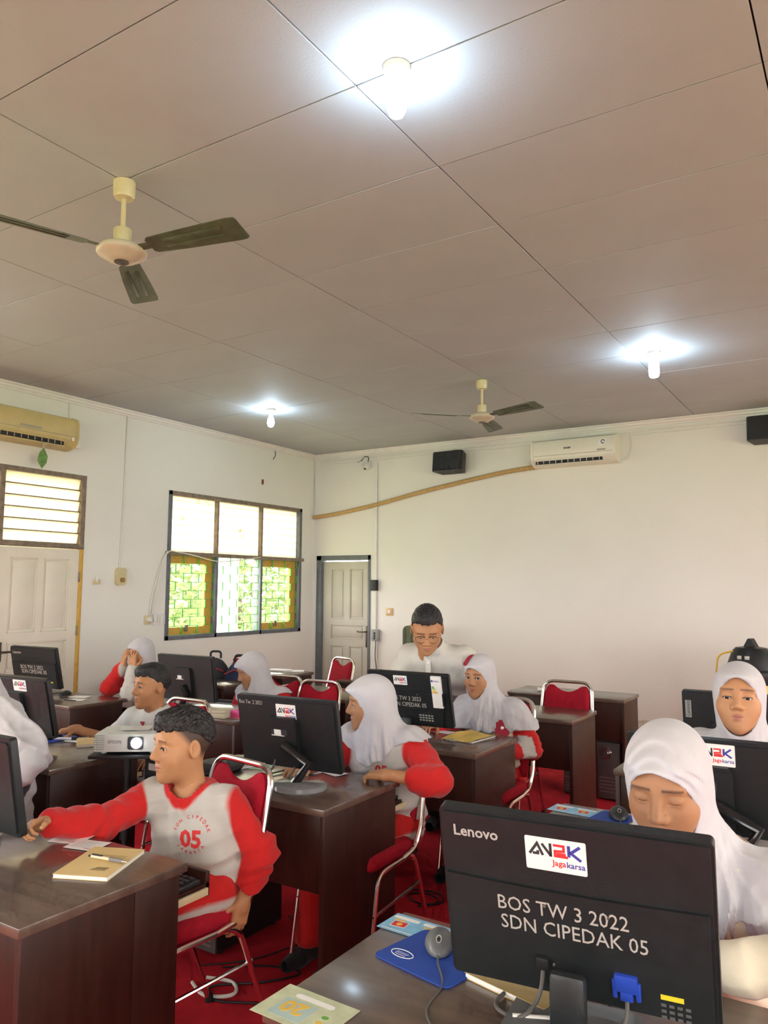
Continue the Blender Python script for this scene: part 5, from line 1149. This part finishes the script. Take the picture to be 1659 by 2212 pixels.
# near left desk
b = book(-1.965,1.565,.165,.235,24,.012,M_manila,'manila notebook under the pen on the near left desk','notebook')
lines(b,-.05,.07,.05,3,.006,M_ink,Matrix.Translation((0,0,.0124))@Matrix.Rotation(PI,4,'Z'),.0022); lines(b,-.06,-.035,.10,2,.012,M_ink,Matrix.Translation((0,0,.0124))@Matrix.Rotation(PI,4,'Z'),.0016,.1); lines(b,-.052,.048,.045,1,.01,mat('brown_print',(.30,.19,.06),.7),Matrix.Translation((0,0,.0124))@Matrix.Rotation(PI,4,'Z'),.009)
t = empty('ballpoint_pen',(-1.945,1.575,ZT+.0195),R_(10),'clear ballpoint pen with a grey grip lying on the notebook','pen')
MB().tube([(-.062,0,0),(-.02,0,0),(.005,0,0)],.0048,12).build('barrel', mat('clear_barrel',(.72,.62,.42),.2), t); MB().tube([(.005,0,0),(.05,0,0)],[.0052,.0055],12).build('grip', mat('grey_grip',(.22,.22,.22),.7), t); MB().tube([(.05,0,0),(.066,0,0),(.07,0,0)],[.0048,.002,.001],10).build('tip', M_chrome, t); MB().tube([(-.072,0,0),(-.062,0,0)],.003,8).build('clicker', M_ink, t); MB().box((-.06,-.003,.004),(-.022,.003,.0075),.001).build('clip', M_black2, t)
for k,(x,y,rz,lb) in enumerate(((-2.245,1.668,20,'white printed slip lying farther left near the boy'),(-2.145,1.655,14,'white printed slip touching the manila notebook'))):
    t = sheet(x,y,.115,.085,rz,lb,z=ZT+.0006+.0012*k,curl=.004); lines(t,-.045,.028,.08,7,.009,mat('faint_ink',(.35,.34,.36),.8),Matrix.Translation((0,0,.0016)),.0016); lines(t,.01,-.033,.035,1,.01,M_inkred,Matrix.Translation((0,0,.0016)),.003)
def keyboard(x, y, rz, z, label):
    t = empty('keyboard',(x,y,z),R_(rz),label,'keyboard'); MB().box((-.21,-.065,0),(.21,.065,.016),.004).build('case', M_black, t)
    k0 = None
    for r in range(5):
        for c in range(15):
            if k0 is None: k0 = MB().box((-.0115,-.0095,0),(.0115,.0095,.007),.002,seg=1).build('key', M_black2, t); o = k0
            else: o = k0.copy(); COL.objects.link(o); o.parent = t
            o.location = (-.185+c*.0265,.046-r*.0225,.0155)
keyboard(-2.03,1.765,0,.643,'black keyboard on the pulled tray of the near left desk'); keyboard(-2.03,2.955,0,.643,'black keyboard on the tray before the 05 girl')
# 05 girl's desk
for k,(x,y,rz,lb) in enumerate(((-2.17,2.85,-12,'white slip under the handwritten monitor, left of the pair'),(-2.065,2.87,-18,'white slip under the handwritten monitor, near the hand'))): sheet(x,y,.12,.07,rz,lb,curl=.008,z=ZT+.0006+.001*k)
b = book(-2.53,2.80,.16,.22,70,.012,mat('grey_cover',(.45,.44,.40),.7),'grey book lying left of the handwritten monitor'); sheet(-2.40,2.78,.10,.10,20,'green edged paper beside the handwritten monitor',m=mat('pale_green_paper',(.45,.62,.42),.7))
t = empty('laptop_sleeve',(-2.54,2.63,ZT+.0006),R_(5),'soft black pouch behind the boy on the desk','bag'); f = lambda P: ell(P,(0,0,.012),(.11,.15,.030)); V,F = nets(lambda P: smax(f(P),-P[:,2],.004),(-.12,-.16,-.01),(.12,.16,.05),.006,1); mesh_obj('pouch',[(V,F)],M_black2,t); MB().tube([(-.09,-.06,.036),(0,-.07,.042),(.09,-.06,.036)],.002,6).build('zip', M_cable, t)
# flower girl's desk
t = empty('yellow_folder',(-1.915,3.945,ZT+.0006),R_(-6),'crumpled yellow paper folder on the desk before the flower girl','folder'); V = []; F = []; n = 12
for i in range(n+1):
    for j in range(n+1): u,v = i/n-.5,j/n-.5; V.append((u*.19+.02*v,v*.27,.006+.012*max(0,math.sin(3.1*(v+.5)))*(.4+.6*(u+.5))+.004*math.sin(u*9+v*7)+.018*max(0,-u*2-.4)*max(0,.7+v)))
for i in range(n):
    for j in range(n): a = i*(n+1)+j; F.append((a,a+n+1,a+n+2,a+1))
k = len(V); F += [tuple(q+k for q in f_[::-1]) for f_ in F]; V += [(x,y,z-.0012) for x,y,z in V]; MB().add(V,F).build('cover', mat('yellow_paper',(.66,.46,.10),.7,var=.06), t, smooth=60)
MB().box((-.085,-.125,.0),(.085,.12,.0045)).build('loose_leaves', M_paper, t, smooth=0)
sheet(-2.15,4.02,.17,.075,-6,'white slip under the energy label monitor'); 
# tie boy's desk
pad(-3.80,2.66,.24,.19,6,'blue mouse pad beside the white robed pupil'); mouse(-3.765,2.655,190,'dark mouse touched by the tie boy',M_black,[(.03,.12,-.003),(.0,.2,-.003)])
t = empty('board_marker',(-3.665,2.665,ZT+.0105),R_(35),'white and black marker on the tie boy desk','pen'); MB().tube([(-.06,0,0),(.03,0,0)],.007,12).build('barrel', M_white, t); MB().tube([(.03,0,0),(.06,0,0)],.0074,12).build('cap', M_black2, t)
for k,(x,y,rz,lb) in enumerate(((-3.66,2.735,30,'crumpled white slip near the tie boy arm'),(-3.61,2.68,12,'flat white slip beside the manila book'))): sheet(x,y,.10,.06,rz,lb,curl=.010,z=ZT+.0006+.001*k)
book(-3.50,2.69,.13,.19,55,.012,M_manila,'manila book with rounded corners before the projector')
# door side desk
mouse(-5.12,3.70,190,'black mouse in front of the cream door',M_black,None); sheet(-5.00,3.74,.14,.10,20,'white paper curling behind the black mouse',curl=.01); t = sheet(-4.885,3.63,.12,.08,15,'folded white paper with a pen under it near the hidden face',curl=.015); MB().tube([(-.08,-.04,.002),(.02,-.045,.002)],.004,8).build('pen', M_black2, t)
# box desk
t = empty('framed_board',(-3.95,3.93,ZT+.0006),R_(9),'white board with a black rim lying across the box desk','board'); MB().box((-.36,-.14,0),(.36,.14,.012),.002).build('panel', mat('board_white',(.62,.64,.60),.15), t); MB().box((-.38,.14,0),(.38,.16,.028),.003).build('rim', M_black2, t); MB().box((-.38,-.16,0),(.38,-.14,.016),.003).build('rim', M_black2, t)
t = empty('cream_box',(-3.545,3.665,ZT+.0006),R_(10),'flat cream cardboard box on the box desk','box'); MB().box((-.085,-.05,0),(.085,.05,.030),.003).build('carton', mat('cream_card',(.62,.57,.42),.7), t); MB().box((-.088,-.053,.030),(.088,.053,.046),.003).build('lid', mat('cream_card',(.62,.57,.42),.7), t)
t = empty('pink_box',(-3.415,3.735,ZT+.0006),R_(6),'bright pink box on the box desk','box'); MB().box((-.05,-.035,0),(.05,.035,.045),.003).build('carton', mat('pink_card',(.80,.09,.32),.6), t); MB().box((.015,-.0362,.005),(.045,-.035,.04)).build('dark_print', M_inkred, t, smooth=0); MB().box((-.07,-.05,-.0004),(.08,.04,0.0002)).build('pink_paper', mat('pale_pink',(.75,.40,.38),.7), t, smooth=0)
keyboard(-3.62,3.99,8,ZT+.014,'black keyboard on the white board of the box desk') if False else None
sheet(-3.46,4.03,.12,.09,25,'pale pink paper lying before the bent girl',m=mat('pink_sheet',(.80,.48,.42),.7),curl=.01)
# far things
for k,(x,y,lb) in enumerate(((-4.95,5.95,'stack of pale papers on the far desk below the window'),(-4.84,6.03,'loose pale paper beside the stack on the far desk'))): book(x,y,.21,.15,10+25*k,.016-.012*k,M_paper,lb,'paper_stack')
t = empty('chalk_eraser',(-2.28,6.02,ZT+.0006),R_(20),'small white roll on the last desk','roll'); MB().tube([(-.045,0,.016),(.045,0,.016)],.016,12).build('roll', M_white, t); MB().tube([(-.047,0,.016),(.047,0,.016)],.006,8).build('core', mat('card_core',(.4,.32,.2),.8), t)
desk(-4.60,4.82,'desk with a dark bag behind it near the side wall',D=.50)
# computer towers
def tower(x, y, rz, label, rear=False):
    t = empty('computer_tower',(x,y,0.001),R_(rz),label,'computer tower'); MB().box((-.09,0,.012),(.09,.42,.425),.004).build('case', M_black2, t); MB().box((-.088,-.016,.014),(.088,.0,.423),.006).build('front_panel', mat('tower_grey',(.10,.09,.09),.4), t)
    if rear:
        for r_ in (.018,.030,.042): MB().tube([(-.02+r_*math.cos(a/20*2*PI),-.018,.34+r_*math.sin(a/20*2*PI)) for a in range(20)],.0025,6,closed=True).build('fan_guard', M_chrome, t)
        for k in range(5): MB().box((-.07,-.019,.06+.025*k),(.05,-.015,.07+.025*k)).build('slot_cover', mat('slot_metal',(.30,.28,.27),.4,.7), t, smooth=0)
    else:
        for k in range(3): MB().box((-.075,-.021,.345-.05*k),(.03,-.015,.385-.05*k),.002).build('drive_bay', M_black, t)
        for k in range(5): MB().box((-.07,-.020,.04+.022*k),(.065,-.015,.048+.022*k)).build('vent_slat', mat('slot_metal',(.30,.28,.27),.4,.7), t, smooth=0)
    for xx in (-.07,.07):
        for yy in (.03,.38): MB().lathe([(.012,0),(.012,.013)],10,TR((xx,yy,0))).build('foot', M_rubber, t)
tower(-2.01,5.96,0,'black computer tower with drive bays under the last desk'); tower(-1.745,5.95,0,'black computer tower with a round fan grille under the last desk',True)
tower(-2.525,2.56,0,'black computer tower beneath the 05 desk behind the boy'); tower(-2.45,3.72,0,'black computer tower beneath the flower girl desk')
# projector on a stand
t = empty('projector_stand',(-3.0,2.52,0),0,'black tripod stand carrying the projector in the aisle','stand')
MB().box((-.15,-.12,.785),(.15,.12,.80),.003,Matrix.Rotation(R_(36),4,'Z')).build('shelf', M_black2, t); MB().tube([(0,0,.30),(0,0,.785)],.018,12).build('column', M_black, t); MB().lathe([(.026,0),(.026,.05)],14,TR((0,0,.40))).build('collar', M_black2, t)
for k in range(3): a = R_(30+120*k); MB().tube([(0,0,.36),(.27*math.cos(a),.27*math.sin(a),.012)],.010,8).build('leg', M_black, t)
t = empty('projector',(-3.00,2.545,.801),R_(36),'white projector with a glowing lens facing the viewer','projector'); M_pj = mat('projector_white',(.62,.64,.60),.4)
MB().prism(rrect(-.15,-.115,.15,.115,.025),.012,.085).build('case', M_pj, t); MB().prism(rrect(-.145,-.11,.145,.11,.025),.085,.090).build('top_cover', M_pj, t)
MB().prism(rrect(.005,.022,.075,.080,.010),0,.006,Matrix.Translation((0,-.112,0))@RX90).build('lens_recess', M_black2, t); MB().lathe([(.024,0),(.024,.008),(.020,.010)],24,Matrix.Translation((.045,-.117,.052))@RX90).build('lens', mat('projector_beam',(.8,.85,1),.1,var=0,emit=(.75,.85,1),estr=14), t)
text('EPSON',.020,mat('grey_print',(.2,.2,.22),.6,var=0),t,Matrix.Translation((-.085,-.1158,.050))@RX90)
for k in range(7): MB().box((-.149,-.1165,.022+.010*k),(-.10,-.113,.026+.010*k)).build('vent_slat', mat('vent_shade',(.35,.36,.34),.5), t, smooth=0)
for xx in (-.11,.11): MB().lathe([(.012,0),(.014,.012)],12,TR((xx,-.08,0))).build('foot', M_pj, t)
MB().box((.02,-.04,.090),(.09,.0,.094),.002).build('focus_slide', mat('grey_print2',(.25,.26,.25),.5), t)
sheet(-3.00,2.56,.14,.10,40,'crumpled clear film sheet on top of the projector',m=mat('film_white',(.66,.68,.66),.3),z=.802+.0945,curl=.012)
t = empty('cable_box',(-2.86,2.60,.62),0,'black junction box hanging under the projector shelf','box'); MB().box((-.06,-.05,.02),(.06,.05,.16),.006).build('case', M_black, t); MB().box((-.03,-.052,.10),(.03,-.05,.13)).build('label_plate', M_silver, t, smooth=0)
# bags near the side wall
def bag(loc, r, m, label, cat='bag', tall=.42):
    t = empty('school_bag',loc,R_(20),label,cat); f = lambda P: smin(ell(P,(0,0,tall*.5),(r,r*.62,tall*.52)),ell(P,(0,-r*.45,tall*.33),(r*.75,r*.4,tall*.28)),.03)+waves(P,.006,30,9)
    V,F = nets(f,(-r-.08,-r-.1,-.08),(r+.08,r+.08,tall+.1),.012,1); mesh_obj('sack',[(V,F)],m,t); MB().tube(fillet([(-.05,.02,tall),(-.05,.02,tall+.06),(.05,.02,tall+.06),(.05,.02,tall)],.03),.010,8).build('grab_handle', M_black2, t); MB().tube([(-r*.8,-r*.5,tall*.75),(0,-r*.75,tall*.86),(r*.8,-r*.5,tall*.75)],.006,8).build('zip_piping', mat('red_piping',(.40,.02,.03),.6), t)
chair(-4.96,5.30,8,'red chair loaded with the dark school bag'); 
bag((-5.06,5.18,.505),.15,mat('charcoal_bag',(.035,.038,.042),.8,var=.2),'charcoal school bag propped on a chair by the side wall')
bag((-4.80,5.22,.50),.14,mat('navy_jacket',(.022,.035,.085),.85,var=.25),'navy blue jacket bundle beside the charcoal bag','jacket',.40)
# office chair by the far wall
t = empty('office_chair',(-4.10,7.25,0),0,'green ribbed office chair behind the leaning man','chair'); M_ol = mat('olive_fabric',(.13,.15,.085),.9,var=.1)
MB().prism(rrect(-.21,.62,.21,1.165,.06),-.03,.03,RX90).build('backrest', M_ol, t)
for k in range(5): MB().box((-.19+.08*k,-.036,.64),(-.175+.08*k,-.028,1.14),.003).build('seam_rib', mat('olive_dark',(.09,.10,.06),.9), t)
MB().box((-.22,-.46,.44),(.22,-.02,.51),.03).build('seat', M_ol, t); MB().tube([(0,-.22,.10),(0,-.22,.44)],.028,12).build('column', M_black2, t); MB().tube([(0,-.04,.46),(0,.03,.55),(0,.03,.70)],.018,8).build('back_arm', M_black2, t)
for k in range(5): a = R_(72*k); MB().tube([(0,-.22,.10),(.26*math.cos(a),-.22+.26*math.sin(a),.07)],[.022,.014],8).build('base_arm', M_black2, t); MB().lathe([(.02,-.012),(.028,0),(.02,.012)],12,TR((.26*math.cos(a),-.22+.26*math.sin(a),.030),a,0,R_(90))).build('castor', M_black, t)
# vacuum cleaner
t = empty('vacuum_cleaner',(-.90,7.2,0),R_(-14),'black and yellow drum vacuum cleaner against the far wall','vacuum cleaner'); M_yel = mat('vac_yellow',(.70,.45,.03),.4)
MB().lathe([(.17,.10),(.19,.13),(.20,.45),(.205,.78),(.20,.80)],32).build('drum', M_yel, t); MB().lathe([(.205,.80),(.215,.82),(.215,.90),(.20,.92)],32).build('collar', M_black, t)
MB().lathe([(.20,.92),(.175,.99),(.15,1.06),(.12,1.09),(.05,1.10)],32).build('motor_head', M_black, t); MB().prism([(-.05,0),(.05,0),(.012,.07),(-.012,.07)],-.04,.04,Matrix.Translation((0,0,1.095))@RX90).build('handle', M_black2, t)
for xx in (-.05,.01): MB().box((xx,-.175,1.0),(xx+.035,-.15,1.03),.004,).build('switch', M_silver, t)
MB().box((-.05,-.212,.86),(.02,-.205,.875)).build('yellow_mark', M_yel, t, smooth=0); MB().box((.025,-.212,.855),(.055,-.205,.88)).build('yellow_mark', M_yel, t, smooth=0)
MB().tube(fillet([(-.10,-.12,1.06),(-.22,-.14,1.03),(-.25,-.12,.85),(-.21,-.12,.75)],.08),.007,8).build('power_cord', M_yel, t)
for sx in (-1,1): MB().box((sx*.20,-.05,.76),(sx*.235,.05,.86),.01).build('latch', M_yel, t)
for k in range(4): a = R_(45+90*k); MB().lathe([(.02,-.018),(.045,0),(.02,.018)],14,TR((.17*math.cos(a),.17*math.sin(a),.048),a,0,R_(90))).build('castor', M_black2, t); 
MB().lathe([(.20,.085),(.22,.09),(.22,.11),(.17,.115)],24).build('dolly', M_black, t)
# cables on the carpet
def floorcable(pts, r, m, label): return tag(MB().tube(fillet([(x,y,r+.001) for x,y in pts],.08,6),r,6).build('floor_cable', m),label,'cable')
floorcable([(-2.35,2.50),(-2.20,2.62),(-2.02,2.66),(-2.12,2.50),(-2.30,2.36),(-2.20,2.28),(-2.02,2.38)],.004,M_black2,'black cable looping on the carpet beneath the boy chair')
floorcable([(-2.45,3.05),(-2.2,2.9),(-2.28,2.62),(-2.45,2.45)],.003,M_black2,'thin black cable running past the tower behind the boy')
floorcable([(-2.34,2.40),(-2.22,2.44),(-2.14,2.36),(-2.24,2.28),(-2.36,2.34)],.007,M_wcable,'white extension cord coiled beneath the boy chair')
floorcable([(-1.98,3.48),(-1.90,3.58),(-2.02,3.66),(-2.12,3.58),(-2.02,3.50),(-1.88,3.56),(-1.96,3.70),(-2.14,3.64)],.004,M_black2,'black cable coil behind the 05 girl chair')
floorcable([(-1.72,3.30),(-1.55,3.35),(-1.45,3.30),(-1.2,3.42)],.003,M_wcable,'thin white cable crossing the carpet in the aisle')
# shirt placket, flower brooch and ribbon
from mathutils.bvhtree import BVHTree
def on_cloth(pd, tgt, px, build):
    me = tgt.data; bv = BVHTree.FromPolygons([v.co for v in me.vertices],[p.vertices for p in me.polygons]); d = (cr*((px[0]-829.5)/F_PX)-cu*((px[1]-1106)/F_PX)+cf).normalized(); h_ = bv.ray_cast(Vector((0,0,CAMZ))-Vector(pd['B']),d)
    if h_[0] is None: print('missed',px); return
    n = h_[1]; x = Vector((-n.y,n.x,0)).normalized(); y = n.cross(x); build(Matrix(((x.x,y.x,n.x,h_[0].x),(x.y,y.y,n.y,h_[0].y),(x.z,y.z,n.z,h_[0].z),(0,0,0,1))))
if 'man' in globals(): on_cloth(man, man['shirt'], (925,1424), MAN_PLACKET)
if 'fl' in globals():
    def brooch(M):
        r = fl['root']; fb = MB()
        MB().lathe([(.011,.010),(.009,.014),(.001,.016)],12,M).build('brooch_button', M_paper, r)
        for k in range(5): a = 2*PI*k/5+.3; MB().prism([(.030*math.cos(a)+.024*math.cos(q*PI/6)*1.0,.030*math.sin(a)+.024*math.sin(q*PI/6)) for q in range(12)],.004+.001*k,.010+.001*k,M).build('brooch_petal', mat('petal_red',(.32,.012,.03),.8), r)
    on_cloth(fl, fl['veil'], (1085,1574), brooch)
    fr = fl['fr']; MB().tube([tuple(fr.wor(V3(.030+.018*k/8 if False else .034,.10-.018*k,.082+.030*math.sin(PI*k/9)))) for k in range(9)],.010,8).build('red_ribbon', mat('petal_red',(.32,.012,.03),.8), fl['root'])
